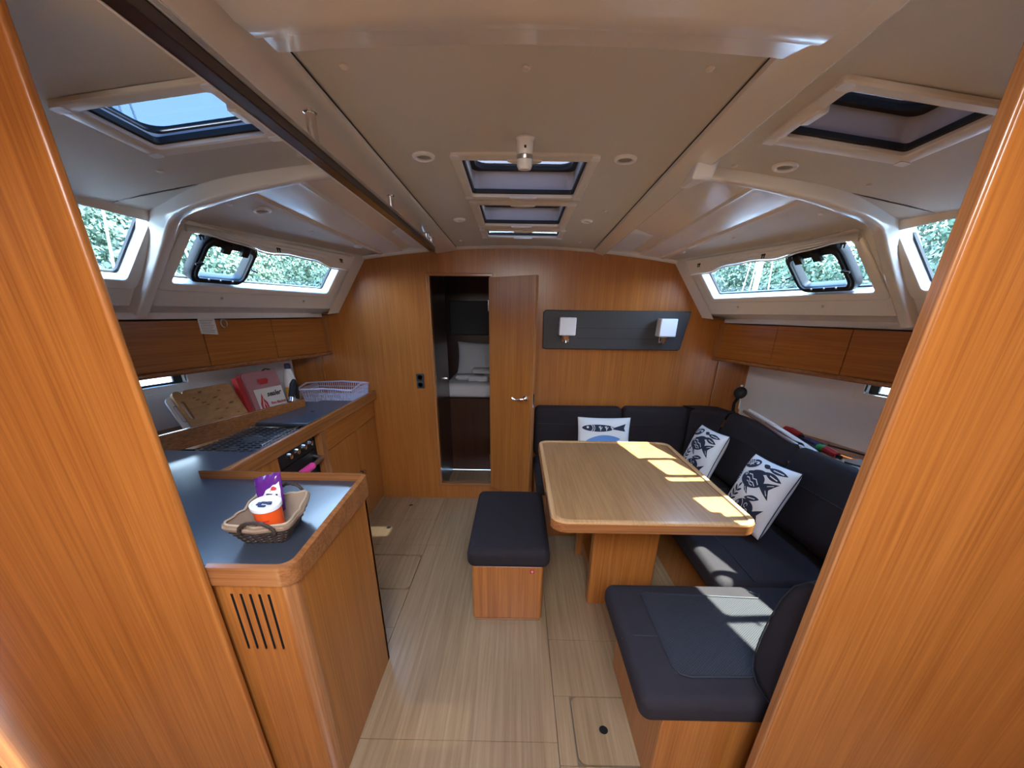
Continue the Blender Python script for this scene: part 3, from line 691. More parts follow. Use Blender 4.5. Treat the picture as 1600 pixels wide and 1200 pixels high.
        for q in (0.06, 0.94):
            yy_ = p0 + (p1 - p0) * q; e = 0.03 if q > 0.5 else -0.03
            MB().tube([fo(yy_, 1.69, 0.012), fo(yy_, 1.69, 0.026), fo(yy_ + e, 1.684, 0.024)], 0.005, 8).build('latch', M['black'], pl)
        for q in (0.3, 0.5, 0.72):
            MB().lathe([(0.005, 0), (0.005, 0.003), (0, 0.004)], fo(p0 + (p1 - p0) * q, 1.626, 0.012), Vector((-s * 0.8, -0.2, -0.56)), 8).build('frame_screw', M['steel'], pl)
    # pleated blind bundled along the top of the forward window
    bl = thing('pleated_blind', 'cream folded blind along the top of the %s window with dark clips' % side, 'blind', (s * 1.2, 2.3, 1.8), 'folded blinds over the side windows')
    mm = MB(); N = 40; yb0, yb1 = 1.80, 2.84; rows = []
    for i in range(N + 1):
        y = yb0 + (yb1 - yb0) * i / N; e = zz(y, 3) - 0.010; sag = 0.010 * math.sin(i / N * math.pi * 4) + 0.004 * math.sin(i / N * math.pi * 9)
        lowz = top(y) + 0.006 + sag * 0.7
        r_ = [W(y, e, 0.004)]
        K = 6
        for k in range(K + 1):
            t_ = k / K; r_.append(W(y, e + (lowz - e) * t_, 0.020 + (0.006 if k % 2 else 0) + 0.006 * t_))
        r_.append(W(y, lowz - 0.003, 0.012)); rows.append(r_)
    n = len(rows[0]); mm.add([p for r_ in rows for p in r_], [(i * n + j, (i + 1) * n + j, (i + 1) * n + j + 1, i * n + j + 1) for i in range(N) for j in range(n - 1)])
    mm.build('folded_fabric', M['gel'], bl, ang=50)
    mm = MB().tube([W(yb0 + (yb1 - yb0) * i / N, top(yb0 + (yb1 - yb0) * i / N) + 0.004 + 0.7 * (0.010 * math.sin(i / N * math.pi * 4) + 0.004 * math.sin(i / N * math.pi * 9)), 0.030) for i in range(N + 1)], 0.0035, 6)
    mm.build('bottom_cord', M['white'], bl)
    for y in (1.86, 2.25, 2.72):
        e = zz(y, 3) - 0.030
        c_ = MB(); c_.tube([W(y - 0.006, e, 0.026), W(y - 0.006, e - 0.012, 0.042)], 0.003, 6); c_.tube([W(y + 0.007, e, 0.026), W(y + 0.007, e - 0.012, 0.042)], 0.003, 6); c_.tube([W(y - 0.01, e - 0.002, 0.030), W(y + 0.011, e - 0.002, 0.030)], 0.004, 6)
        c_.build('clip', M['black'], bl)
    # hull side behind the lockers with its small window
    HX = lambda y: s * ((1.75 if s > 0 else 1.70) + 0.29 * (2.98 - y))
    hy0, hy1, hz0, hz1 = (1.30, 2.20, 1.095, 1.17) if s > 0 else (1.40, 2.235, 1.095, 1.17)
    ys_ = cuts(-0.2, 2.98, 0.3, hy0, hy1); zs_ = cuts(0.3, 1.46, 0.3, hz0, hz1)
    hl = MB().grid(lambda y, z: (HX(y), y, z), ys_, zs_, [(hy0, hy1, hz0, hz1)]).build('hull_lining', M['gelwhite'], wl)
    fw = lambda u, v, w_: (HX(u) - s * w_, u, v)
    wn = struct('window_%d' % (5 if s < 0 else 6), 'long narrow hull window low on the %s side' % side)
    MB().ring(rr(hy0 - 0.05, hy1 + 0.05, hz0 - 0.035, hz1 + 0.035, 0.02), rr(hy0, hy1, hz0, hz1, 0.01), fw, -0.005, 0.012, 0.003).build('window_frame', M['white'], wn)
    MB().ring(rr(hy0 - 0.002, hy1 + 0.002, hz0 - 0.002, hz1 + 0.002, 0.01), rr(hy0 + 0.0, hy1 - 0.045, hz0 + 0.012, hz1 - 0.0, 0.005), fw, -0.03, -0.02).build('seal', M['rubber'], wn)
    li = rr(hy0, hy1, hz0, hz1, 0.01); n = len(li); MB().add([fw(u, v, 0.01) for u, v in li] + [fw(u, v, -0.03) for u, v in li], [(i, (i + 1) % n, (i + 1) % n + n, i + n) for i in range(n)]).build('reveal', M['white'], wn)
    MB().quad(fw(hy0, hz0, -0.026), fw(hy1, hz0, -0.026), fw(hy1, hz1, -0.026), fw(hy0, hz1, -0.026)).build('window_glass', M['glass'], wn)
    # overhead lockers
    lk = thing('overhead_locker', 'row of oak overhead lockers along the %s hull side' % side + (' above the galley' if s < 0 else ' above the settee'), 'cabinet', (s * 1.7, 2.0, 1.2))
    LB = MB(); z0, z1 = 1.205, 1.438
    yA, yB_ = 0.0, 2.975
    LB.hexa([(LX(yA) + s * 0.018, yA, z0), (LX(yB_) + s * 0.018, yB_, z0), (HX(yB_) - s * .002, yB_, z0 - 0.02), (HX(yA) - s * .002, yA, z0 - 0.02)], [(LX(yA) + s * 0.018, yA, z1), (LX(yB_) + s * 0.018, yB_, z1), (HX(yB_) - s * .002, yB_, z1), (HX(yA) - s * .002, yA, z1)])
    LB.build('locker_body', M['locker%d' % s], lk, smooth=False)
    div = [2.975, 2.515, 2.10, 1.68, 1.2, 0.6]
    for i in range(len(div) - 1):
        ya, yb = div[i + 1] + 0.003, div[i] - (0.003 if i else 0.0)
        MB().hexa([(LX(ya) + s * 0.006, ya - 0.006, z0 + 0.008), (LX(ya) + s * 0.006, ya + 0.001, z0 + 0.008), (LX(ya) + s * 0.017, ya + 0.001, z0 + 0.008), (LX(ya) + s * 0.017, ya - 0.006, z0 + 0.008)], [(LX(ya) + s * 0.006, ya - 0.006, z1), (LX(ya) + s * 0.006, ya + 0.001, z1), (LX(ya) + s * 0.017, ya + 0.001, z1), (LX(ya) + s * 0.017, ya - 0.006, z1)]).build('door_gap', M['rubber'], lk)
        if i == 0: yb = 2.93
        MB().hexa([(LX(ya), ya, z0 + 0.006), (LX(yb), yb, z0 + 0.006), (LX(yb) + s * 0.018, yb, z0 + 0.006), (LX(ya) + s * 0.018, ya, z0 + 0.006)], [(LX(ya), ya, z1), (LX(yb), yb, z1), (LX(yb) + s * 0.018, yb, z1), (LX(ya) + s * 0.018, ya, z1)]).build('door', M['locker%d' % s], lk, bevel=0.0015)
    MB().hexa([(LX(2.932), 2.932, z0 + 0.006), (LX(2.978), 2.978, z0 + 0.006), (LX(2.978) + s * 0.018, 2.978, z0 + 0.006), (LX(2.932) + s * 0.018, 2.932, z0 + 0.006)], [(LX(2.932), 2.932, z1), (LX(2.978), 2.978, z1), (LX(2.978) + s * 0.018, 2.978, z1), (LX(2.932) + s * 0.018, 2.932, z1)]).build('end_filler', M['solid_z'], lk)
    pts_ = [(LX(y) + s * 0.006, y, z0 - 0.008) for y in lin(0.0, 2.978, 10)]
    MB().tube(pts_, 0.0135, 12).build('bottom_rail', M['solid_y'], lk)

# ------------------------------------------------------------------ aft partitions beside the camera
wp = struct('wall_aft_left', 'oak partition at the near left')
MB().rb(-2.35, -0.765, 0.765, 0.785, -0.01, 2.0, 0.008, 3).build('partition_panel', M['wood'], wp)
wp = struct('wall_aft_right', 'oak partition at the near right')
MB().rb(0.700, 2.35, 0.700, 0.725, -0.01, 2.0, 0.008, 3).build('partition_panel', M['wood'], wp)
MB().rb(0.694, 0.703, 0.699, 0.726, -0.01, 2.0, 0.004, 3).build('partition_edge', M['solid_z'], wp)
for s in (1, -1):
    q = struct('wall_sun_block_' + names[s], 'unseen panel added to block sun beside the aft passage on the %s' % names[s])
    MB().box(*sorted((s * 1.55, s * 1.58)), -1.6, 0.72, 0.0, 2.0).build('side_panel', M['wood'], q)  # unseen side panel, added to keep the sun out

ab = struct('wall_back', 'unseen aft shell added behind the camera to cut light')  # unseen shell, added to cut light from astern, open at the companionway
MB().box(-1.58, 1.58, -1.63, -1.6, 0.0, 2.05).build('aft_panel', M['wood'], ab)
MB().box(-1.58, -0.42, -1.6, 0.2, 1.99, 2.02).build('added_deck_head', M['gel'], ab)
MB().box(0.42, 1.58, -1.6, 0.2, 1.99, 2.02).build('added_deck_head', M['gel'], ab)
MB().box(-0.42, 0.42, -1.6, -1.05, 1.99, 2.02).build('added_deck_head', M['gel'], ab)
# ------------------------------------------------------------------ galley
gu = thing('galley_peninsula', 'oak galley peninsula with slotted vent panel and rounded corner, nearest on the left', 'cabinet', (-0.8, 1.05, 0))
# aft face with five real ventilation slots
sl = [(-0.7385 + i * 0.0245) for i in range(5)]
def slotface(x, z): return (x, 0.800, z)
xs_ = sorted([-0.86, -0.60] + [c - 0.0035 for c in sl] + [c + 0.0035 for c in sl]); zs_ = [0.0, 0.612, 0.805, 0.845]
MB().grid(slotface, xs_, zs_, [(c - 0.0035, c + 0.0035, 0.612, 0.805) for c in sl]).build('vent_panel', M['wood'], gu)
for c in sl:
    mm = MB(); mm.quad((c - 0.0035, 0.800, 0.612), (c - 0.0035, 0.800, 0.805), (c - 0.0035, 0.815, 0.805), (c - 0.0035, 0.815, 0.612)); mm.quad((c + 0.0035, 0.800, 0.612), (c + 0.0035, 0.800, 0.805), (c + 0.0035, 0.815, 0.805), (c + 0.0035, 0.815, 0.612)); mm.quad((c - 0.0035, 0.815, 0.612), (c + 0.0035, 0.815, 0.612), (c + 0.0035, 0.815, 0.805), (c - 0.0035, 0.815, 0.805))
    mm.build('vent_slot', M['rubber'], gu)
cr_ = [(-0.600 + 0.032 * math.sin(R(a)), 0.832 - 0.032 * math.cos(R(a))) for a in range(0, 91, 10)]
mm = MB(); mm.add([(x, y, 0.0) for x, y in cr_] + [(x, y, 0.845) for x, y in cr_], [(i, i + 1, i + 1 + len(cr_), i + len(cr_)) for i in range(len(cr_) - 1)]); mm.build('rounded_corner', M['solid_z'], gu)
MB().box(-0.590, -0.568, 0.832, 1.315, 0.0, 0.845).build('side_panel', M['wood'], gu)
MB().box(-1.12, -0.568, 1.30, 1.318, 0.0, 0.845).build('back_panel', M['wood'], gu)
# outline of peninsula top with rounded aft corner
out = [(-2.2, 0.786), (-0.775, 0.786), (-0.600, 0.786)] + [(-0.600 + 0.045 * math.sin(R(a)), 0.831 - 0.045 * math.cos(R(a))) for a in range(15, 91, 15)] + [(-0.555, 1.315), (-0.575, 1.335), (-1.18, 1.335)]
inn = [(-2.2, 0.800), (-0.775, 0.800), (-0.602, 0.800)] + [(-0.602 + 0.032 * math.sin(R(a)), 0.832 - 0.032 * math.cos(R(a))) for a in range(15, 91, 15)] + [(-0.570, 1.315), (-0.571, 1.319), (-1.19, 1.319)]
mm = MB(); n = len(out)
o = out[1:]; i_ = inn[1:]; n = len(o)
prof = [(o, 0.842), (o, 0.897), (i_, 0.901), (i_, 0.842)]
# far rail rises slightly to form a fiddle
def hgt(k, base): return base + (0.030 if k >= n - 3 and base > 0.85 else 0)
vs = [];
for L_, z in prof: vs += [(p[0], p[1], hgt(k, z)) for k, p in enumerate(L_)]
fs = [(a * n + k, a * n + k + 1, ((a + 1) % 4) * n + k + 1, ((a + 1) % 4) * n + k) for a in range(4) for k in range(n - 1)]
mm.add(vs, fs).build('edge_moulding', M['solid_x'], gu, ang=30)

wt = thing('galley_worktop', 'slate grey laminate worktop wrapping round the galley', 'worktop', (-1.2, 1.5, 0.9))
RX = lambda y: -(1.185 + 0.29 * (2.98 - y))          # wooden upstand at the back of the counter
mm = MB(); z = 0.900
mm.box(-2.25, -0.775, 0.787, 1.33, 0.875, z); mm.box(-0.776, -0.571, 0.832, 1.319, 0.875, z); mm.box(-0.776, -0.602, 0.801, 0.833, 0.875, z)
mm.add([(-0.602 , 0.832, z)] + [(-0.602 + 0.031 * math.sin(R(a)), 0.832 - 0.031 * math.cos(R(a)), z) for a in range(0, 91, 15)], [tuple(range(8))])
mm.add([(-1.130, 1.33, z), (-1.130, 1.62, z), (RX(1.62), 1.62, z), (RX(1.33), 1.33, z)], [(0, 1, 2, 3)])
mm.add([(-1.125, 2.05, z), (-1.11, 2.975, z), (-1.70, 2.975, z), (-1.37, 2.44, z), (RX(2.42), 2.42, z), (RX(2.05), 2.05, z)], [(0, 1, 2, 3, 4, 5)])
mm.build('laminate_top', M['counter'], wt, smooth=False)
# front fiddle rail
mm = MB(); mm.hexa([(-1.105, 1.335, 0.855), (-1.085, 2.975, 0.855), (-1.112, 2.975, 0.855), (-1.132, 1.335, 0.855)], [(-1.105, 1.335, 0.925), (-1.085, 2.975, 0.925), (-1.108, 2.975, 0.925), (-1.128, 1.335, 0.925)])
mm.build('front_rail', M['solid_y'], wt, bevel=0.005)
mm = MB(); ya, yb = 1.0, 2.42
mm.hexa([(RX(ya), ya, 0.88), (RX(yb), yb, 0.88), (RX(yb) - 0.02, yb, 0.88), (RX(ya) - 0.02, ya, 0.88)], [(RX(ya), ya, 0.968), (RX(yb), yb, 0.968), (RX(yb) - 0.02, yb, 0.968), (RX(ya) - 0.02, ya, 0.968)])
mm.build('back_rail', M['solid_y'], wt, bevel=0.003)
mm = MB(); mm.hexa([(RX(yb), yb, 0.86), (-1.68, 2.955, 0.86), (-1.70, 2.95, 0.86), (RX(yb) - 0.02, yb, 0.86)], [(RX(yb), yb, 0.966), (-1.68, 2.955, 0.966), (-1.70, 2.95, 0.966), (RX(yb) - 0.02, yb, 0.966)]); mm.build('rail_return', M['solid_x'], wt, bevel=0.003)
mm = MB(); mm.hexa([(RX(ya) - 0.02, ya, 0.84), (RX(yb) - 0.02, yb, 0.84), (-1.70, 2.95, 0.84), (-2.3, ya, 0.84)], [(RX(ya) - 0.02, ya, 0.862), (RX(yb) - 0.02, yb, 0.862), (-1.70, 2.95, 0.862), (-2.3, ya, 0.862)]); mm.build('back_shelf', M['wood_y'], wt)

gc = thing('galley_base_unit', 'oak galley cupboard under the counter between peninsula and cooker', 'cabinet', (-1.12, 1.5, 0))
MB().box(-1.60, -1.135, 1.325, 1.685, 0.0, 0.868).build('carcass', M['wood'], gc)
dd = MB().rb(-1.136, -1.118, 1.345, 1.682, 0.10, 0.852, 0.002).build('door', M['wood'], gc)
MB().lathe([(0.013, 0), (0.013, 0.004), (0.008, 0.006), (0.010, 0.018), (0, 0.020)], (-1.118, 1.49, 0.835), (1, 0, 0), 18).build('push_knob', M['chrome'], dd)
gd = thing('galley_sink_unit', 'oak galley unit with drawer and two doors beside the bulkhead', 'cabinet', (-1.12, 2.55, 0))
MB().box(-1.60, -1.135, 2.075, 2.978, 0.0, 0.868).build('carcass', M['wood'], gd)
MB().rb(-1.137, -1.105, 2.075, 2.135, 0.0, 0.855, 0.004).build('post', M['solid_z'], gd)
MB().rb(-1.136, -1.110, 2.140, 2.958, 0.722, 0.852, 0.002).build('drawer', M['wood_y'], gd)
d2 = MB().rb(-1.136, -1.112, 2.140, 2.565, 0.075, 0.716, 0.002).build('door', M['wood'], gd)
MB().rb(-1.136, -1.112, 2.569, 2.958, 0.075, 0.716, 0.002).build('door', M['wood'], gd)
MB().tube([(-1.112, 2.545, 0.42), (-1.095, 2.545, 0.42), (-1.092, 2.545, 0.39)], 0.005, 8).build('latch', M['black'], d2)
MB().tube([(-1.112, 2.592, 0.41), (-1.095, 2.592, 0.41), (-1.092, 2.592, 0.38)], 0.005, 8).build('latch', M['chrome'], d2)

# cooker
ck = thing('cooker', 'black gimballed cooker with wire grates, chrome knobs and pink handle wrap', 'cooker', (-1.3, 1.87, 0.5))
MB().rb(-1.56, -1.165, 1.70, 2.06, 0.42, 0.80, 0.006).build('oven_body', M['black'], ck)
MB().box(-1.60, -1.14, 1.688, 1.696, 0.2, 0.88).build('side_wall', M['black'], ck)
MB().box(-1.60, -1.14, 2.066, 2.074, 0.2, 0.88).build('side_wall', M['black'], ck)
MB().box(-1.62, -1.20, 1.62, 2.05, 0.845, 0.855).build('hob', M['black'], ck)
mm = MB(); 
for q in (0, 1):
    for y in lin(1.65, 2.03, 13): mm.tube([(-1.47 + 0.02 * q, y, 0.893), (-1.15, y, 0.893)], 0.0028, 5)
for x in lin(-1.46, -1.16, 8): mm.tube([(x, 1.64, 0.889), (x, 2.035, 0.889)], 0.0028, 5)
mm.build('wire_grate', M['steel'], ck)
for bx, by in ((-1.39, 1.73), (-1.24, 1.73), (-1.39, 1.93), (-1.24, 1.93)):
    bo = MB().lathe([(0.045, 0), (0.045, 0.012), (0.03, 0.016), (0.028, 0.024), (0, 0.025)], (bx, by, 0.855), seg=20).build('burner', M['steel'], ck)
    MB().lathe([(0.022, 0), (0.022, 0.006), (0, 0.007)], (bx, by, 0.879), seg=16).build('burner_cap', M['black'], bo)
MB().tube([(-1.165, 1.66, 0.915), (-1.165, 2.04, 0.915)], 0.004, 8).build('fiddle_bar', M['chrome'], ck)
for y in lin(1.69, 2.04, 12):
    MB().rb(-1.166, -1.160, y - 0.003, y + 0.003, 0.855, 0.888, 0.001).build('front_tooth', M['chrome'], ck)
MB().rb(-1.168, -1.145, 1.70, 2.062, 0.765, 0.855, 0.004).build('control_panel', M['black'], ck)
for y in (1.80, 1.87, 1.94, 2.01):
    k_ = MB().lathe([(0.018, 0), (0.017, 0.006), (0.014, 0.022), (0, 0.024)], (-1.145, y, 0.812), (1, 0, 0), 18).build('knob', M['chrome'], ck)
MB().rb(-1.168, -1.150, 1.702, 2.060, 0.43, 0.755, 0.004).build('oven_door', M['black'], ck)
MB().rb(-1.151, -1.148, 1.73, 2.03, 0.46, 0.69, 0.001).build('oven_window', M['rubber'], ck)
hh = [(-1.150, 1.712, 0.722), (-1.105, 1.716, 0.712), (-1.098, 1.80, 0.712), (-1.098, 1.97, 0.712), (-1.105, 2.045, 0.712), (-1.150, 2.050, 0.722)]
hb = MB().tube(hh, [0.011, 0.014, 0.012, 0.012, 0.014, 0.011], 12).build('handle', M['steel'], ck)
MB().tube([(-1.098, 1.815, 0.712), (-1.098, 1.925, 0.712)], 0.0185, 16).build('pink_wrap', M['magenta'], hb)

# sink cover and tap
sk = thing('sink_cover', 'slate grey lift-off sink cover with dark front lip and finger hole', 'sink cover', (-1.28, 2.2, 0.92))
MB().hexa([(-1.132, 2.02, 0.901), (-1.124, 2.60, 0.901), (-1.33, 2.60, 0.901), (-1.42, 2.02, 0.901)], [(-1.132, 2.02, 0.922), (-1.124, 2.60, 0.922), (-1.33, 2.60, 0.922), (-1.42, 2.02, 0.922)]).build('cover_board', M['counter'], sk, bevel=0.004)
MB().box(-1.42, -1.134, 2.016, 2.022, 0.902, 0.914).build('front_lip', M['rubber'], sk)
MB().lathe([(0, 0), (0.011, 0), (0.011, 0.0008)], (-1.235, 2.28, 0.9222), seg=16).build('finger_hole', M['rubber'], sk)
tp = thing('tap', 'black pull-out galley tap with chrome tip on the counter', 'tap', (-1.40, 2.46, 0.9))
MB().lathe([(0.022, 0), (0.022, 0.01), (0.016, 0.02), (0.015, 0.07), (0, 0.07)], (-1.42, 2.47, 0.90)).build('tap_base', M['steel'], tp)
MB().tube([(-1.42, 2.47, 0.95), (-1.41, 2.46, 1.04), (-1.405, 2.44, 1.075), (-1.40, 2.41, 1.06), (-1.395, 2.36, 0.99)], [0.014, 0.014, 0.015, 0.017, 0.017], 12).build('spray_head', M['black'], tp)
MB().tube([(-1.395, 2.362, 0.992), (-1.392, 2.345, 0.965)], [0.016, 0.013], 12).build('chrome_tip', M['chrome'], tp)

# dish basket
db = thing('dish_basket', 'lavender white plastic dish rack basket on the counter by the bulkhead', 'basket', (-1.4, 2.7, 0.92))
mm = MB(); x0, x1, y0, y1, z0, z1 = -1.50, -1.135, 2.63, 2.93, 0.905, 0.985
def bk(u, v, w_):
    e = 0.02 * w_
    return ((x0 + x1) / 2 + (u - 0.5) * (x1 - x0) * (1 + e * 3), (y0 + y1) / 2 + (v - 0.5) * (y1 - y0) * (1 + e * 3), z0 + (z1 - z0) * w_)
for i in range(25):
    t_ = i / 24
    for v in (0, 1): mm.tube([bk(t_, v, 0), bk(t_, v, 1)], 0.0022, 4)
for i in range(20):
    t_ = i / 19
    for u in (0, 1): mm.tube([bk(u, t_, 0), bk(u, t_, 1)], 0.0022, 4)
for w_ in (0, 0.33, 0.66): mm.tube([bk(0, 0, w_), bk(1, 0, w_), bk(1, 1, w_), bk(0, 1, w_), bk(0, 0, w_)], 0.0025, 4)
mm.build('mesh_sides', M['lav'], db)
MB().tube([bk(0, 0, 1), bk(0.5, 0, 1.12), bk(1, 0, 1), bk(1, 0.5, 1.25), bk(1, 1, 1), bk(0.5, 1, 1.12), bk(0, 1, 1), bk(0, 0.5, 1.25), bk(0, 0, 1)], 0.006, 8).build('rim', M['lav'], db)
mm = MB(); mm.grid(lambda u, v: bk(u, v, 0.02), lin(0, 1, 1), lin(0, 1, 1)); mm.build('base', M['lav'], db)

# bottle of washing-up liquid
bt = thing('detergent_bottle', 'white detergent bottle with dark blue cap beside the dish basket', 'bottle', (-1.555, 2.66, 0.9))
MB().lathe([(0.0, 0), (0.034, 0), (0.037, 0.01), (0.037, 0.13), (0.032, 0.17), (0.018, 0.215), (0.014, 0.225)], (-1.555, 2.66, 0.901), seg=24).build('bottle_body', M['white'], bt)
MB().lathe([(0.019, 0), (0.019, 0.03), (0.010, 0.034), (0, 0.034)], (-1.555, 2.66, 1.122), seg=20).build('cap', M['bluecap'], bt)
mm = MB().lathe([(0.0375, 0.03), (0.0375, 0.10)], (-1.555, 2.66, 0.901), seg=24); mm.f = mm.f[:-2]; mm.build('yellow_label', M['yellow'], bt)

# things on the back shelf
def leanframe(cx, cy, cz, W_, H_, lean, yaw):
    """board leaning on the hull: u along the hull (towards the bow is +), v up, n inboard"""
    u = Vector((math.sin(yaw), math.cos(yaw), 0)); n_ = Vector((math.cos(yaw), -math.sin(yaw), 0)); up = Vector((0, 0, 1))
    v = (up * math.cos(lean) - n_ * math.sin(lean)).normalized(); nn = u.cross(v)
    if nn.x < 0: nn = -nn
    o = Vector((cx, cy, cz)); return lambda a, b, c: tuple(o + u * a + v * b + nn * c)
cb = thing('cutting_board', 'bamboo chopping board with slot handle leaning on the left hull side', 'cutting board', (-1.80, 2.2, 0.87))
F = leanframe(-1.735, 2.185, 0.865, 0.3, 0.2, R(28), R(16))
# outline with a slot (ring built between outline and handle, plus plain slab)
MB().prism(rr(-0.115, 0.175, 0.0, 0.225, 0.03), F, 0.0, 0.018).build('board', M['bamboo'], cb)
MB().ring(rr(-0.165, -0.112, 0.0, 0.225, 0.025), rr(-0.150, -0.127, 0.06, 0.165, 0.011), F, 0.0, 0.018).build('grip_end', M['bamboo'], cb)
random.seed(3)
mm = MB()
for k in range(16):
    a = random.uniform(-0.08, 0.14); b = random.uniform(0.02, 0.2); l = random.uniform(0.01, 0.03)
    mm.prism([(a, b), (a + l, b), (a + l, b + 0.006), (a, b + 0.006)], F, 0.018, 0.0186)
mm.build('bamboo_marks', M['bamboodark'], cb)['kind'] = 'stuff'
wboard = thing('white_chopping_board', 'white plastic board behind the bamboo chopping board', 'cutting board', (-1.83, 2.1, 0.87))
F2 = leanframe(-1.760, 2.15, 0.865, 0.3, 0.2, R(28), R(16))
MB().prism(rr(-0.16, 0.14, 0.0, 0.20, 0.03), F2, 0.0, 0.010).build('board', M['white'], wboard)
MB().ring(rr(-0.145, -0.115, 0.05, 0.15, 0.012), rr(-0.138, -0.122, 0.058, 0.142, 0.007), F2, 0.010, 0.011).build('grip_rim', M['lav'], wboard)
fb = thing('fire_blanket_box', 'faded red fire blanket box with white label behind the cooker', 'fire blanket', (-1.72, 2.40, 0.87))
F3 = leanframe(-1.615, 2.495, 0.865, 0.3, 0.3, R(12), R(16))
MB().prism(rr(-0.13, 0.13, 0.0, 0.265, 0.03), F3, -0.055, -0.006).build('box_back', M['redbox'], fb)
MB().prism(rr(-0.12, 0.13, 0.0, 0.262, 0.02), F3, -0.006, 0.006).build('box_front', M['pinkface'], fb)
MB().prism(rr(-0.155, -0.10, 0.0, 0.245, 0.01), F3, -0.055, -0.01).build('side_flap', M['red'], fb)
MB().prism([(-0.035, 0.20), (-0.02, 0.18), (0.03, 0.18), (0.045, 0.20), (0.04, 0.215), (-0.03, 0.215)], F3, 0.006, 0.0075).build('grip_recess', M['red'], fb)
MB().tube([F3(0.03, 0.262, 0), F3(0.06, 0.272, 0), F3(0.10, 0.262, 0)], 0.004, 6).build('loop', M['piping'], fb)
lb = MB().prism([(-0.085, 0.0), (0.125, 0.0), (0.125, 0.155), (-0.085, 0.155)], F3, 0.006, 0.0072).build('label', M['paper'], fb)
u3 = Vector(F3(1, 0, 0)) - Vector(F3(0, 0, 0)); v3 = Vector(F3(0, 1, 0)) - Vector(F3(0, 0, 0))
text('sealer', 'label_word', M['ink'], lb, F3(-0.005, 0.100, 0.0080), u3, v3, 0.045, shear=0.35, bold=0.0012)
text('Fire Blanket', 'label_line', M['redink'], lb, F3(0.005, 0.045, 0.0080), u3, v3, 0.024, bold=0.0006)
def flame(cx, cy, h, wd, mat, c, name):
    pts = []
    for i in range(17):
        t_ = i / 16; a = t_ * 2 * math.pi
        pts.append((cx + wd * math.sin(a) * (0.5 + 0.5 * math.cos(a / 2) ** 2) * (1 if t_ < .5 else 1), cy + h * (0.5 - 0.5 * math.cos(a)) if t_ < .5 else cy + h * (0.5 - 0.5 * math.cos(a))))
    pts = [(cx, cy), (cx + wd, cy + h * 0.18), (cx + wd * 0.9, cy + h * 0.45), (cx + wd * 0.25, cy + h * 0.7), (cx + wd * 0.1, cy + h), (cx - wd * 0.35, cy + h * 0.72), (cx - wd * 0.95, cy + h * 0.42), (cx - wd, cy + h * 0.15)]
    MB().prism(pts, F3, c, c + 0.0006).build(name, mat, lb)
flame(-0.045, 0.012, 0.115, 0.028, M['redink'], 0.0074, 'flame_mark')
flame(-0.045, 0.016, 0.085, 0.014, M['paper'], 0.0082, 'flame_mark')
flame(-0.043, 0.018, 0.060, 0.008, M['redink'], 0.0090, 'flame_mark')
jar = thing('small_jar', 'small black lidded jar at the near end of the galley back shelf', 'jar', (-1.82, 1.75, 0.865))
MB().lathe([(0, 0), (0.030, 0), (0.032, 0.01), (0.032, 0.07), (0.026, 0.08)], (-1.73, 1.70, 0.865)).build('jar_body', M['black'], jar)
MB().lathe([(0.033, 0), (0.033, 0.018), (0, 0.02)], (-1.73, 1.70, 0.945)).build('lid', M['white'], jar)
MB().lathe([(0.027, 0), (0.027, 0.04), (0.02, 0.046), (0, 0.046)], (-1.73, 1.70, 0.966)).build('stopper', M['black'], jar)

# paper notice and hook on the left lockers
LXl = lambda y: -(1.38 + 0.29 * (2.98 - y))
pn = thing('paper_notice', 'small white printed notice taped to the top of a left locker door', 'notice', (LXl(2.14), 2.14, 1.40))
def FP(a, b, c): return (LXl(2.09 + a) + 0.958 * c, 2.09 + a + 0.278 * c, 1.438 - 0.065 + b)
MB().prism([(0, 0), (0.085, -0.008), (0.085, 0.075), (0.0, 0.078)], FP, 0.001, 0.002).build('sheet', M['paper'], pn)
mm = MB()
for k in range(8): mm.prism([(0.008, 0.064 - k * 0.008), (0.075 - (k % 3) * 0.006, 0.063 - k * 0.0085), (0.075 - (k % 3) * 0.006, 0.0655 - k * 0.0085), (0.008, 0.0665 - k * 0.008)], FP, 0.002, 0.0024)
mm.build('printed_lines', M['greyink'], pn)
hk = thing('adhesive_hook', 'small grey hook ring beside the paper notice on the left lockers', 'hook', (LXl(2.21), 2.21, 1.41))
pts = [FP(0.125 + 0.017 * math.cos(R(a)), 0.048 + 0.020 * math.sin(R(a)), 0.006) for a in range(-50, 271, 20)]
MB().tube(pts, 0.0035, 6).build('ring', M['steel'], hk)
MB().lathe([(0.006, 0), (0.006, 0.004), (0, 0.005)], FP(0.125, 0.066, 0.0), (0.96, 0.28, 0), 12).build('pad', M['greyink'], hk)

# socket on the bulkhead
so = thing('double_socket', 'black double power socket on the bulkhead left of the doorway', 'socket', (-0.733, 2.975, 1.0))
for z in (1.026, 0.970):
    fsp = MB().rb(-0.762, -0.704, 2.966, 2.981, z - 0.027, z + 0.027, 0.004).build('socket_plate', M['grey'], so)
    MB().lathe([(0.018, 0), (0.020, 0.003), (0.016, 0.003), (0.015, -0.002)], (-0.733, 2.966, z), (0, -1, 0), 20).build('socket_ring', M['black'], fsp)

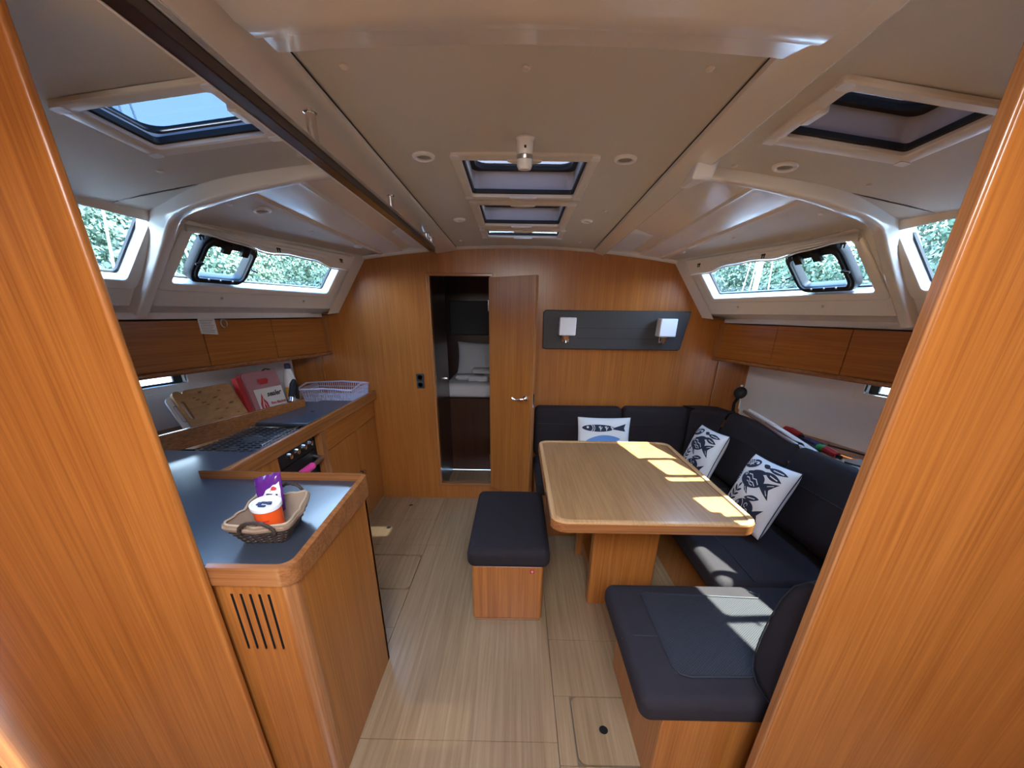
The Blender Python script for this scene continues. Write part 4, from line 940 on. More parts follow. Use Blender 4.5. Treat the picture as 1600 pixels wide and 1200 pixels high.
# ------------------------------------------------------------------ basket with snacks on the peninsula
bs = thing('wicker_basket', 'dark wicker basket with tan cloth liner on the peninsula worktop', 'basket', (-0.70, 0.97, 0.9))
rim = [(-0.768, 0.862), (-0.595, 0.872), (-0.640, 1.082), (-0.795, 1.075)]; base = [(-0.742, 0.892), (-0.630, 0.900), (-0.655, 1.03), (-0.765, 1.03)]
def bq(q, s_, t_): # bilinear
    a = Vector(q[0]) * (1 - s_) * (1 - t_) + Vector(q[1]) * s_ * (1 - t_) + Vector(q[2]) * s_ * t_ + Vector(q[3]) * (1 - s_) * t_; return a
def loop(q, k=12):
    out = []
    for i in range(4):
        a = Vector(q[i]); b = Vector(q[(i + 1) % 4])
        for j in range(k): out.append(a + (b - a) * (j / k))
    # soften corners
    n = len(out)
    for _ in range(2): out = [(out[i - 1] + out[i] * 2 + out[(i + 1) % n]) / 4 for i in range(n)]
    return out
lr, lb_ = loop(rim), loop(base); n = len(lr)
def rimz(i): 
    c = abs(((i / n * 4 + 0.5) % 1) - 0.5) * 2     # 1 at corners... 0 mid sides
    return 0.952 + 0.010 * abs(math.cos(i / n * 4 * math.pi))
# woven wall: horizontal strands that weave in and out between upright stakes
mm = MB()
for h in range(9):
    t_ = h / 8 * 0.80; pts = []
    for i in range(n + 1):
        p = lb_[i % n].lerp(lr[i % n], t_); c = (lb_[i % n] - Vector((-0.695, 0.965))).normalized(); wv = 0.0022 * (1 if (i + h) % 2 else -1)
        pts.append((p.x + c.x * wv, p.y + c.y * wv, 0.905 + (rimz(i) - 0.905) * t_))
    mm.tube(pts, 0.0042, 5, cap=False)
mm.build('woven_strands', M['wicker'], bs)
mm = MB()
for i in range(0, n, 2): mm.tube([(*lb_[i], 0.902), (*lb_[i].lerp(lr[i], 0.95), rimz(i) - 0.003)], 0.0026, 5)
mm.build('stakes', M['wicker'], bs)
mm = MB(); mm.prism([tuple(p) for p in lb_], lambda u, v, w_: (u, v, w_), 0.901, 0.907); mm.build('basket_base', M['wicker'], bs)
mm = MB(); rows = []
cen = Vector((-0.697, 0.967))
for (t_, off) in ((0.0, -0.006), (0.5, -0.006), (1.0, -0.004), (1.04, 0.003), (0.96, 0.007), (0.80, 0.008)):
    row = []
    for i in range(n):
        p = lb_[i].lerp(lr[i], t_); d = (p - cen).normalized(); wr = 0.002 * math.sin(i * 1.7 + t_ * 3)
        zz_ = 0.908 + (rimz(i) - 0.904) * min(t_, 1.0) + (0.003 if 0.99 < t_ else 0)
        row.append((p.x + d.x * (off + wr), p.y + d.y * (off + wr), zz_ + wr * 0.6))
    rows.append(row)
mm.add([p for r_ in rows for p in r_], [(a * n + i, a * n + (i + 1) % n, (a + 1) * n + (i + 1) % n, (a + 1) * n + i) for a in range(len(rows) - 1) for i in range(n)])
mm.add([(*(cen + (lb_[i] - cen) * 0.93), 0.909) for i in range(n)], [tuple(range(n))])
mm.build('cloth_liner', M['liner'], bs)
MB().tube([rows[2][i % n][:2] + (rows[2][i % n][2] + 0.003,) for i in range(n + 1)], 0.0035, 6, cap=False).build('liner_hem', M['linerhem'], bs)
for ya, sg in ((0, -1), (2, 1)):
    a = Vector(rim[0 if sg < 0 else 3]); b = Vector(rim[1 if sg < 0 else 2]); c0 = a.lerp(b, 0.30); c1 = a.lerp(b, 0.82)
    pts = []
    for q in range(0, 181, 15):
        m_ = c0.lerp(c1, 0.5 - 0.5 * math.cos(R(q))); hgt_ = math.sin(R(q)) * 0.034
        pts.append((m_.x, m_.y + sg * 0.010 + sg * 0.006 * math.sin(R(q)), 0.955 + hgt_))
    hmb = MB().tube(pts, 0.0048, 8); 
    pts2 = [(p[0], p[1] + 0.004 * math.sin(i * 2.4), p[2] + 0.004 * math.cos(i * 2.4)) for i, p in enumerate(pts)]
    hmb.tube(pts2, 0.0035, 6); hmb.build('handle', M['wicker'], bs)

tu = thing('snack_tub', 'orange and red tub with clear white lid in the wicker basket', 'tub', (-0.690, 0.955, 0.91))
o = (-0.688, 0.945, 0.911); axv = (0.03, -0.10, 1)
MB().lathe([(0, 0), (0.031, 0), (0.033, 0.004), (0.036, 0.088), (0.036, 0.09)], o, axv, 32).build('tub_body', M['orange'], tu)
lid = MB().lathe([(0.0385, 0.082), (0.0395, 0.085), (0.0395, 0.094), (0.037, 0.096), (0.033, 0.0955), (0.031, 0.092), (0, 0.092)], o, axv, 32).build('lid', M['white'], tu)
mm = MB(); random.seed(5); ax_ = Vector(axv).normalized()
for k in range(9):
    a = random.uniform(0, 6.28); r_ = random.uniform(0, 0.022); mm.rbox(Vector(o) + ax_ * 0.094 + Vector((r_ * math.cos(a), r_ * math.sin(a), 0)), (0.012, 0.008, 0.004), 0.0015, 1)
mm.build('lid_print', M['bluecap'], lid)
def cyl_patch(name, a0, a1, z0, z1, r, mat, par, wav=0):
    mm = MB(); a_ = Vector(axv).normalized(); e1 = a_.cross(Vector((0, 1, 0))).normalized() * -1; e1 = Vector((1, 0, 0)); e1 = (e1 - a_ * e1.dot(a_)).normalized(); e2 = a_.cross(e1)
    def f(th, z): 
        rr_ = 0.033 + 0.003 * z / 0.09 + 0.0006; return tuple(Vector(o) + a_ * z + (e1 * math.cos(th) + e2 * math.sin(th)) * rr_)
    N_ = 14; rows = [[f(a0 + (a1 - a0) * i / N_, z0 + wav * math.sin(i * 0.5)), f(a0 + (a1 - a0) * i / N_, z1 + wav * math.sin(i * 0.9 + 1))] for i in range(N_ + 1)]
    mm.add([p for r_ in rows for p in r_], [(i * 2, i * 2 + 2, i * 2 + 3, i * 2 + 1) for i in range(N_)]); return mm.build(name, mat, par)
cyl_patch('yellow_swirl', R(-80), R(-5), 0.004, 0.024, 0, M['yellow'], tu, 0.004)
cyl_patch('dark_band', R(-150), R(-60), 0.052, 0.056, 0, M['redink'], tu, 0.001)
cyl_patch('dark_band', R(-145), R(-70), 0.040, 0.043, 0, M['redink'], tu, 0.001)

bg = thing('sweets_bag', 'purple and white foil bag standing behind the tub in the basket', 'bag', (-0.70, 1.02, 0.92))
def BG(a, b, c):
    o = Vector((-0.735, 1.015, 0.925)); u = Vector((0.96, 0.1, 0.26)).normalized(); v = Vector((0.0, 0.12, 1)).normalized(); nn = u.cross(v)
    return tuple(o + u * a + v * b + nn * c)
def bagf(a, b, side):
    s_ = (a + 0.033) / 0.080 * 2 - 1; t_ = b / 0.120 * 2 - 1
    h = 0.014 * max(0, 1 - s_ ** 4) ** 0.5 * max(0, 1 - t_ ** 4) ** 0.5
    return BG(a, b + 0.002 * math.sin(a * 300), side * (h + 0.0015 * math.sin(a * 260 + b * 180)))
for side in (1, -1): pass
mm = MB(); mm.grid(lambda a, b: bagf(a, b, 1), lin(-0.033, 0.047, 12), lin(0, 0.120, 14)); mm.grid(lambda a, b: bagf(a, b, -1), lin(-0.033, 0.047, 12), lin(0, 0.120, 14)); mm.build('foil_bag', M['purple'], bg)
def decal(polys, fn, name, mat, par, maxe=0.03):
    verts = []; faces = []
    for poly in polys:
        pts = [Vector((p[0], p[1], 0)) for p in poly]; tris = tessellate_polygon([pts])
        st = [tuple((pts[i].x, pts[i].y) for i in t_) for t_ in tris]
        while st:
            a, b, c = st.pop(); e = [math.dist(a, b), math.dist(b, c), math.dist(c, a)]; mx_ = max(e)
            if mx_ > maxe:
                k = e.index(mx_)
                if k == 0: m_ = ((a[0] + b[0]) / 2, (a[1] + b[1]) / 2); st += [(a, m_, c), (m_, b, c)]
                elif k == 1: m_ = ((b[0] + c[0]) / 2, (b[1] + c[1]) / 2); st += [(a, b, m_), (a, m_, c)]
                else: m_ = ((a[0] + c[0]) / 2, (a[1] + c[1]) / 2); st += [(a, b, m_), (m_, b, c)]
                continue
            n0 = len(verts); verts += [fn(*a), fn(*b), fn(*c)]; faces.append((n0, n0 + 1, n0 + 2))
    mm = MB(); mm.v = verts; mm.f = faces; return mm.build(name, mat, par)
bfn = lambda a, b: tuple(Vector(bagf(a, b, 1)) + (Vector(BG(0, 0, 1)) - Vector(BG(0, 0, 0))) * 0.001)
bfn2 = lambda a, b: tuple(Vector(bagf(a, b, 1)) + (Vector(BG(0, 0, 1)) - Vector(BG(0, 0, 0))) * 0.002)
def ell(cx, cy, a, b, rot=0, k=24):
    c, s_ = math.cos(rot), math.sin(rot); return [(cx + a * math.cos(2 * math.pi * i / k) * c - b * math.sin(2 * math.pi * i / k) * s_, cy + a * math.cos(2 * math.pi * i / k) * s_ + b * math.sin(2 * math.pi * i / k) * c) for i in range(k)]
decal([[(-0.005, 0.02), (0.044, 0.02), (0.044, 0.092), (0.010, 0.080), (-0.012, 0.06)]], bfn, 'white_panel', M['white'], bg, 0.01)
decal([ell(0.028, 0.076, 0.008, 0.006), [(0.0, 0.03), (0.012, 0.034), (0.010, 0.045), (-0.002, 0.04)]], bfn2, 'red_spots', M['redink'], bg, 0.01)
decal([ell(0.012, 0.058, 0.010, 0.009), [(0.028, 0.035), (0.034, 0.035), (0.038, 0.06), (0.032, 0.06)], [(0.018, 0.028), (0.022, 0.028), (0.026, 0.045), (0.021, 0.045)]], bfn2, 'dark_letter_shapes', M['ink'], bg, 0.01)
bfn3 = lambda a, b: tuple(Vector(bagf(a, b, 1)) + (Vector(BG(0, 0, 1)) - Vector(BG(0, 0, 0))) * 0.003)
decal([ell(0.012, 0.058, 0.005, 0.0045)], bfn3, 'white_spot', M['white'], bg, 0.01)

# ------------------------------------------------------------------ stool
st = thing('stool', 'rectangular oak box stool with thick charcoal cushion in the aisle', 'stool', (-0.025, 1.87, 0))
mm = MB(); mm.rb(-0.203, 0.150, 1.560, 2.165, 0.012, 0.345, 0.012, 3); mm.build('stool_box', M['wood'], st)
MB().rb(-0.196, 0.143, 1.566, 2.158, 0.0, 0.02, 0.004).build('base_plinth', M['solid_x'], st)
def puff(a, amp): 
    def fn(u, v, w_, p):
        if w_ > 0: p = Vector((p.x, p.y, p.z + amp * (1 - u * u) * (1 - v * v) * w_))
        return p
    return fn
MB().rb(-0.222, 0.178, 1.525, 2.205, 0.350, 0.455, 0.038, 5, (6, 8, 2), puff(0, 0.012)).build('cushion', M['fabric'], st)
tgm = MB(); tgm.rb(0.085, 0.105, 1.5565, 1.5602, 0.305, 0.330, 0.002).build('red_sticker', M['red'], st)
MB().tube([(0.091, 1.556, 0.322), (0.093, 1.556, 0.313), (0.097, 1.556, 0.312), (0.099, 1.556, 0.32), (0.095, 1.556, 0.324)], 0.0012, 5).build('white_mark', M['white'], st)

# ------------------------------------------------------------------ table
tb = thing('dining_table', 'large oak saloon table with moulded rim and two box legs', 'table', (0.57, 1.87, 0))
TX0, TX1, TY0, TY1 = 0.152, 0.992, 1.342, 2.40
def octo(e, c): return [(TX0 + e + c, TY0 + e), (TX1 - e - c, TY0 + e), (TX1 - e, TY0 + e + c), (TX1 - e, TY1 - e - c), (TX1 - e - c, TY1 - e), (TX0 + e + c, TY1 - e), (TX0 + e, TY1 - e - c), (TX0 + e, TY0 + e + c)]
fz = lambda u, v, w_: (u, v, w_)
MB().prism(rr(TX0 + 0.024, TX1 - 0.024, TY0 + 0.024, TY1 - 0.024, 0.05), fz, 0.690, 0.7195).build('table_top', M['table'], tb)
MB().ring(rr(TX0, TX1, TY0, TY1, 0.07, 7), rr(TX0 + 0.026, TX1 - 0.026, TY0 + 0.026, TY1 - 0.026, 0.05, 7), fz, 0.678, 0.724, 0.006).build('table_rim', M['bright_edge'], tb, ang=40)
MB().ring(rr(TX0 - 0.0012, TX1 + 0.0012, TY0 - 0.0012, TY1 + 0.0012, 0.071, 7), rr(TX0 + 0.003, TX1 - 0.003, TY0 + 0.003, TY1 - 0.003, 0.068, 7), fz, 0.676, 0.7155).build('rim_band', M['solid_x'], tb)
MB().box(TX1 - 0.0295, TX1 - 0.0265, TY0 + 0.05, TY1 - 0.05, 0.7195, 0.7205).build('dark_joint', M['rubber'], tb)
MB().rb(0.415, 0.752, 1.700, 1.76, 0.0, 0.677, 0.006).build('leg', M['wood'], tb)
MB().rb(0.415, 0.752, 2.16, 2.22, 0.0, 0.677, 0.006).build('leg', M['wood'], tb)
MB().rb(0.45, 0.72, 1.76, 2.16, 0.05, 0.12, 0.005).build('stretcher', M['wood_y'], tb)
MB().rb(0.30, 0.86, 1.5, 2.3, 0.655, 0.677, 0.004).build('sub_frame', M['wood_y'], tb)

# ------------------------------------------------------------------ settee
se = thing('settee_base', 'oak base of the U shaped settee round the table', 'settee base', (1.1, 1.9, 0))
MB().rb(0.150, 1.60, 2.40, 2.975, 0.0, 0.345, 0.004).build('forward_plinth', M['wood'], se)
MB().rb(0.965, 1.85, 1.30, 2.50, 0.0, 0.345, 0.004).build('side_plinth', M['wood'], se)
MB().rb(0.470, 1.95, 0.803, 1.31, 0.0, 0.362, 0.004).build('aft_plinth', M['wood'], se)
MB().rb(0.4665, 0.4705, 0.803, 1.305, 0.004, 0.358, 0.002).build('end_panel', M['wood'], se)
MB().rb(0.473, 0.76, 0.799, 0.803, 0.004, 0.358, 0.002).build('aft_panel', M['wood'], se)
lk = MB().lathe([(0.011, 0), (0.012, 0.003), (0.009, 0.006), (0, 0.006)], (0.4668, 1.0, 0.20), (-1, 0, 0), 16).build('lock', M['chrome'], se)
# shelf behind the backrests
MB().hexa([(1.46, 0.8, 0.76), (1.46, 2.975, 0.76), (1.74, 2.975, 0.76), (2.36, 0.8, 0.76)], [(1.46, 0.8, 0.782), (1.46, 2.975, 0.782), (1.74, 2.975, 0.782), (2.36, 0.8, 0.782)]).build('back_shelf', M['wood_y'], se)

def cushion(name, label, x0, x1, y0, y1, z0, z1, r=0.035, amp=0.01, n=(6, 6, 2), grp='charcoal seat cushions'):
    t_ = thing(name, label, 'cushion', ((x0 + x1) / 2, (y0 + y1) / 2, z0), grp)
    MB().rb(x0, x1, y0, y1, z0, z1, r, 5, n, puff(0, amp)).build('cushion_body', M['fabric'], t_); return t_
c1 = cushion('seat_cushion', 'near charcoal seat cushion with woven centre panel and sun patches', 0.385, 1.60, 0.775, 1.318, 0.362, 0.458, 0.036, 0.006)
path_ = [(1.30, 1.268), (0.985, 1.268), (0.975, 1.255), (0.955, 1.225), (0.52, 1.235), (0.508, 1.225), (0.51, 0.885), (0.535, 0.862), (0.75, 0.862)]
path_ = [(0.96, 1.262), (0.985, 1.24), (0.97, 1.222), (0.53, 1.245), (0.512, 1.232), (0.515, 0.90), (0.528, 0.872), (0.555, 0.862), (0.90, 0.868)]
zf = lambda x, y: 0.4588 + 0.006 * (1 - ((x - 0.9925) / 0.6075) ** 2) * (1 - ((y - 1.0465) / 0.2715) ** 2)
MB().tube([(x, y, zf(x, y)) for x, y in path_], 0.005, 6).build('piping', M['piping'], c1)
MB().tube([(x, 1.03 - 0.002 * i, zf(x, 1.03) if x > 0.42 else 0.44) for i, x in enumerate((0.387, 0.40, 0.43, 0.47, 0.513))], 0.0022, 6).build('piping', M['piping'], c1)
mm = MB(); pl_ = [(0.515, 0.87), (0.90, 0.87), (1.0, 1.0), (0.98, 1.225), (0.53, 1.243), (0.514, 1.23)]
decal([pl_], lambda x, y: (x, y, zf(x, y) + 0.0004), 'woven_panel', M['weave'], c1, 0.08)
c2 = cushion('seat_cushion', 'long charcoal seat cushion along the right hull side behind the table', 0.868, 1.50, 1.322, 2.31, 0.352, 0.455)
MB().tube([(1.02, 1.33, 0.4605), (1.02, 2.29, 0.4605)], 0.0022, 6).build('piping', M['piping'], c2)
c3 = cushion('seat_cushion', 'charcoal seat cushion along the front bulkhead behind the table', 0.148, 1.50, 2.315, 2.90, 0.352, 0.450)

def backrest(name, label, fr, W_, T_, H_, seams=(), r=0.04, grp='charcoal backrest cushions'):
    """fr(a, b, c): a along, b through thickness (+ towards the sitter), c up"""
    t_ = thing(name, label, 'cushion', fr(W_ / 2, T_ / 2, 0), grp)
    mm = MB().rb(0, W_, 0, T_, 0, H_, r, 5, (8, 2, 8), lambda u, v, w_, p: Vector((p.x, p.y + (0.012 * (1 - u * u) * (1 - w_ * w_) if v > 0 else 0), p.z)))
    mm.v = [tuple(fr(*p)) for p in mm.v]; mm.build('cushion_body', M['fabric'], t_)
    for h in seams:
        MB().tube([fr(a, T_ + 0.012 * (1 - (2 * a / W_ - 1) ** 2) * (1 - (2 * h / H_ - 1) ** 2) - 0.0005, h) for a in lin(0.02, W_ - 0.02, 16)], 0.0022, 5).build('seam', M['piping'], t_)
    return t_
fB = lambda x0: (lambda a, b, c: Vector((x0 + a, 2.975 - b - 0.0 * c, 0.44 + c)))
backrest('backrest_cushion', 'left backrest cushion on the bulkhead beside the open door', fB(0.148), 0.668, 0.115, 0.395, (0.27,))
backrest('backrest_cushion', 'backrest cushion on the bulkhead between door side cushion and corner', fB(0.818), 0.50, 0.115, 0.40, (0.27,))
# right side backrests lean outboard
def fS(y1, off, yaw, lean, zz=0.45, xb=1.47):
    u = Vector((math.sin(yaw), -math.cos(yaw), 0)); n_ = Vector((-math.cos(yaw), -math.sin(yaw), 0)); up = (Vector((0, 0, 1)) * math.cos(lean) - n_ * math.sin(lean))
    nn = (n_ * math.cos(lean) + Vector((0, 0, 1)) * math.sin(lean))
    o = Vector((xb, y1, zz)); return lambda a, b, c: o + u * a + nn * b + up * c
backrest('backrest_cushion', 'long dark backrest cushion along the right side behind the fish pillows', fS(2.62, 0, R(2), R(17)), 0.712, 0.13, 0.42, (0.28,))
backrest('backrest_cushion', 'nearest dark backrest cushion along the right side, slightly higher than its neighbour', fS(1.915, 0, R(3), R(17), 0.45, 1.475), 0.72, 0.14, 0.41, (0.24,))
# corner piece, swept round the angle
cpz = thing('backrest_cushion', 'curved corner backrest cushion between bulkhead and right side', 'cushion', (1.4, 2.8, 0.45), 'charcoal backrest cushions')
mm = MB(); rows = []
A = [(1.32, 2.86), (1.345, 2.835), (1.36, 2.77), (1.362, 2.70), (1.362, 2.625)]; A2 = [(1.32, 2.975), (1.44, 2.972), (1.52, 2.90), (1.50, 2.77), (1.485, 2.62)]
for (xi, yi), (xo, yo) in zip(A, A2):
    k = (2.86 - yi) / 0.24; top_ = 0.84 + 0.03 * k; ln = 0.10 * k
    rows.append([(xi, yi, 0.45), (xi + ln * 0.5, yi, 0.65), (xi + ln, yi, top_ - 0.03), (xi + ln + 0.015, yi + 0.005, top_ - 0.008), (xi + ln + 0.04, yi + 0.01, top_), (xo + ln * 0.8 - 0.02, yo, top_), (xo + ln * 0.8, yo, top_ - 0.03), (xo, yo, 0.45)])
n = 8; mm.add([p for r_ in rows for p in r_], [(i * n + j, (i + 1) * n + j, (i + 1) * n + (j + 1) % n, i * n + (j + 1) % n) for i in range(len(rows) - 1) for j in range(n)]); mm.build('cushion_body', M['fabric'], cpz, ang=60)
MB().tube([(r_[1][0] + 0.0, r_[1][1] - 0.002, 0.71) for r_ in rows], 0.0022, 5).build('seam', M['piping'], cpz)
# rolled back cushion at the aft end of the near seat
fA = lambda a, b, c: Vector((0.735 + a, 0.735 + b - 0.02 * c, 0.462 + c))
t_ = thing('backrest_cushion', 'rounded charcoal end cushion standing on the near seat beside the right partition', 'cushion', (1.1, 0.8, 0.46), 'charcoal backrest cushions')
mm = MB(); prof_ = [(0.0, 0.0), (0.10, 0.0), (0.135, 0.02), (0.150, 0.07), (0.150, 0.14), (0.142, 0.23), (0.126, 0.32), (0.100, 0.39), (0.06, 0.435), (0.02, 0.45), (0.0, 0.45)]
rows = []
for a, sc_ in ((0.0, 0.0), (0.0, 0.75), (0.008, 0.93), (0.03, 1.0), (0.55, 1.0), (0.58, 0.9), (0.585, 0.0)):
    cy_, cz_ = 0.07, 0.2; rows.append([tuple(fA(a, cy_ + (p[0] - cy_) * sc_, cz_ + (p[1] - cz_) * sc_)) for p in prof_])
n = len(prof_); mm.add([p for r_ in rows for p in r_], [(i * n + j, (i + 1) * n + j, (i + 1) * n + (j + 1) % n, i * n + (j + 1) % n) for i in range(len(rows) - 1) for j in range(n)]); mm.build('cushion_body', M['fabric'], t_, ang=70)
MB().tube([tuple(fA(0.006, 0.07 + (p[0] - 0.07) * 0.95, 0.2 + (p[1] - 0.2) * 0.95)) for p in prof_], 0.0022, 5).build('seam', M['piping'], t_)

# ------------------------------------------------------------------ fish pillows
def leafp(x0, y0, x1, y1, wd, k=10):
    d = Vector((x1 - x0, y1 - y0)); nrm = Vector((-d.y, d.x)).normalized(); a = []; b = []
    for i in range(k + 1):
        t_ = i / k; p = Vector((x0, y0)) + d * t_; w_ = wd * math.sin(math.pi * t_) ** 0.8
        a.append((p.x + nrm.x * w_, p.y + nrm.y * w_)); b.append((p.x - nrm.x * w_, p.y - nrm.y * w_))
    return a + b[1:-1][::-1]
def stroke(pts, wd):
    out_l = []; out_r = []
    for i, p in enumerate(pts):
        a = Vector(pts[max(i - 1, 0)]); b = Vector(pts[min(i + 1, len(pts) - 1)]); d = (b - a).normalized(); n_ = Vector((-d.y, d.x)) * wd
        out_l.append((p[0] + n_.x, p[1] + n_.y)); out_r.append((p[0] - n_.x, p[1] - n_.y))
    return out_l + out_r[::-1]
def arc(cx, cy, r_, a0, a1, k=12): return [(cx + r_ * math.cos(R(a0 + (a1 - a0) * i / k)), cy + r_ * math.sin(R(a0 + (a1 - a0) * i / k))) for i in range(k + 1)]
def fish_pillow(label, TL, TR, BR, T=0.055, kind='fish'):
    TL, TR, BR = Vector(TL), Vector(TR), Vector(BR); BL = TL + BR - TR
    o = (TL + BR) / 2; u = (TR - TL); v = (TR - BR); W_ = u.length / 2; H_ = v.length / 2; u.normalize(); v = (v - u * v.dot(u)).normalized(); nn = u.cross(v)
    t_ = thing('throw_pillow', label, 'pillow', tuple((BL + BR) / 2), 'fish print throw pillows')
    mm, P = pillow_mesh((o, u, v, nn), W_, H_, T, 20, 0.05); mm.build('pillow_cover', M['pillow'], t_)
    ed = [P(s_, -1, 0) for s_ in lin(-1, 1, 12)] + [P(1, s_, 0) for s_ in lin(-1, 1, 12)][1:] + [P(s_, 1, 0) for s_ in lin(1, -1, 12)][1:] + [P(-1, s_, 0) for s_ in lin(1, -1, 12)][1:]
    MB().tube(ed, 0.0028, 6, cap=False).build('navy_piping', M['navy'], t_)
    f1 = lambda e: (lambda a, b: tuple(P(max(-1, min(1, a)), max(-1, min(1, b)), 1) + nn * e))
    if kind == 'fish':
        dark = [ell(-0.12, 0.36, 0.50, 0.26, 0.08, 30), [(0.30, 0.36), (0.52, 0.44), (0.84, 0.52), (0.66, 0.28), (0.80, 0.02), (0.54, 0.14), (0.30, 0.26)],
                leafp(-0.30, 0.60, 0.30, 0.66, 0.07), leafp(0.16, 0.70, 0.84, 0.58, 0.085), [(-0.36, 0.16), (-0.14, 0.10), (0.02, -0.10), (-0.20, -0.02)],
                ell(-0.58, 0.76, 0.32, 0.15, 0.28), leafp(-0.14, 0.88, 0.18, 0.82, 0.06), leafp(0.12, 0.84, 0.86, 0.80, 0.075),
                ell(-0.86, 0.20, 0.12, 0.26, -0.15), leafp(-0.94, 0.56, -0.84, 0.42, 0.05),
                stroke([(-0.56, -0.52), (-0.52, -0.25), (-0.48, 0.06)], 0.012), leafp(-0.50, -0.02, -0.44, 0.14, 0.04)] + [leafp(-0.54 + k * 0.02, -0.46 + k * 0.15, -0.72 + k * 0.03, -0.30 + k * 0.16, 0.04) for k in range(3)] + [leafp(-0.54 + k * 0.02, -0.46 + k * 0.15, -0.34 + k * 0.02, -0.34 + k * 0.15, 0.04) for k in range(3)] + [
                ell(0.16, -0.46, 0.42, 0.24, 0.1), leafp(-0.02, -0.20, 0.58, -0.06, 0.085), [(0.52, -0.46), (0.86, -0.26), (0.76, -0.46), (0.86, -0.66), (0.52, -0.54)],
                ell(-0.78, -0.72, 0.16, 0.14), leafp(-0.45, -0.86, 0.15, -0.84, 0.06), leafp(0.25, -0.86, 0.8, -0.82, 0.07)]
        lite = [stroke(arc(-0.48, 0.44, 0.045, 0, 360, 14), 0.012), stroke([(-0.36, 0.46), (-0.22, 0.48), (-0.10, 0.38), (0.04, 0.40), (0.22, 0.28)], 0.017), stroke([(-0.38, 0.35), (-0.26, 0.36), (-0.14, 0.27), (-0.02, 0.28), (0.12, 0.20)], 0.015), stroke([(-0.30, 0.26), (-0.20, 0.25), (-0.10, 0.19), (0.02, 0.19)], 0.012),
                stroke(arc(-0.40, 0.66, 0.20, 75, 175), 0.014), ell(-0.37, 0.82, 0.05, 0.028, 0.3), stroke([(0.34, 0.825), (0.74, 0.808)], 0.012), stroke([(0.40, 0.655), (0.72, 0.60)], 0.014),
                stroke(arc(-0.10, -0.46, 0.20, -65, 65), 0.012), stroke(arc(0.24, -0.38, 0.065, 0, 300), 0.011), stroke(arc(0.34, -0.52, 0.055, 0, 300), 0.011), stroke(arc(0.16, -0.56, 0.05, 0, 300), 0.010), stroke(arc(-0.14, -0.42, 0.035, 0, 360), 0.010),
                stroke([(0.56, 0.36), (0.74, 0.44)], 0.010), stroke([(0.58, 0.24), (0.70, 0.12)], 0.010), stroke([(0.12, -0.16), (0.44, -0.10)], 0.012), stroke(arc(-0.84, 0.14, 0.035, 0, 360, 10), 0.010), stroke([(-0.95, 0.28), (-0.78, 0.30)], 0.01), stroke([(-0.96, 0.22), (-0.77, 0.23)], 0.01), stroke([(-0.92, 0.38), (-0.80, 0.38)], 0.01),
                stroke([(-0.22, 0.08), (-0.08, -0.04)], 0.010)]
        for r_ in range(4):
            lite.append(stroke([(-0.84 + 0.045 * i + 0.015 * r_, 0.66 + 0.06 * r_ + 0.012 * i + (0.018 if i % 2 else -0.014)) for i in range(9 - r_)], 0.009))
        decal(dark, f1(0.0012), 'navy_fish_print', M['navy'], t_, 0.12)['kind'] = 'stuff'; decal(lite, f1(0.0024), 'white_line_print', M['creamprint'], t_, 0.12)['kind'] = 'stuff'
    else:
        dark = [ell(-0.25, 0.52, 0.62, 0.17, 0.0, 30), [(0.35, 0.55), (0.80, 0.72), (0.74, 0.52), (0.80, 0.36), (0.34, 0.46)]]
        blue = [leafp(-0.72, -0.08, 0.62, 0.02, 0.22, 14), [(-0.8, -0.62), (0.7, -0.62), (0.7, -0.30), (0.0, -0.22), (-0.8, -0.34)]]
        lite = [ell(-0.66, 0.55, 0.045, 0.05), stroke(arc(-0.66, 0.52, 0.20, -50, 50), 0.013), stroke(arc(-0.66, 0.52, 0.27, -38, 38), 0.011)]
        for cx in (-0.17, 0.06, 0.28):
            lite += [stroke([(cx, 0.40), (cx, 0.62)], 0.012), stroke([(cx, 0.48), (cx - 0.07, 0.60)], 0.010), stroke([(cx, 0.45), (cx + 0.07, 0.58)], 0.010), stroke([(cx - 0.04, 0.54), (cx - 0.03, 0.62)], 0.008)]
        decal(dark, f1(0.0012), 'navy_fish_print', M['navy'], t_, 0.12)['kind'] = 'stuff'; decal(blue, f1(0.0012), 'blue_print', M['blueprint'], t_, 0.12); decal(lite, f1(0.0024), 'white_line_print', M['creamprint'], t_, 0.12)['kind'] = 'stuff'
fish_pillow('white pillow with navy fish print nearest the camera, overlapping the table corner', (1.315, 1.985, 0.80), (1.325, 1.640, 0.825), (1.190, 1.610, 0.485))
fish_pillow('white pillow with navy fish print, farther one on the right side settee', (1.30, 2.60, 0.79), (1.31, 2.255, 0.81), (1.195, 2.235, 0.475))
fish_pillow('white pillow with blue fish and coral print leaning on the bulkhead backrest', (0.462, 2.80, 0.782), (0.858, 2.80, 0.782), (0.858, 2.72, 0.470), 0.05, 'coral')

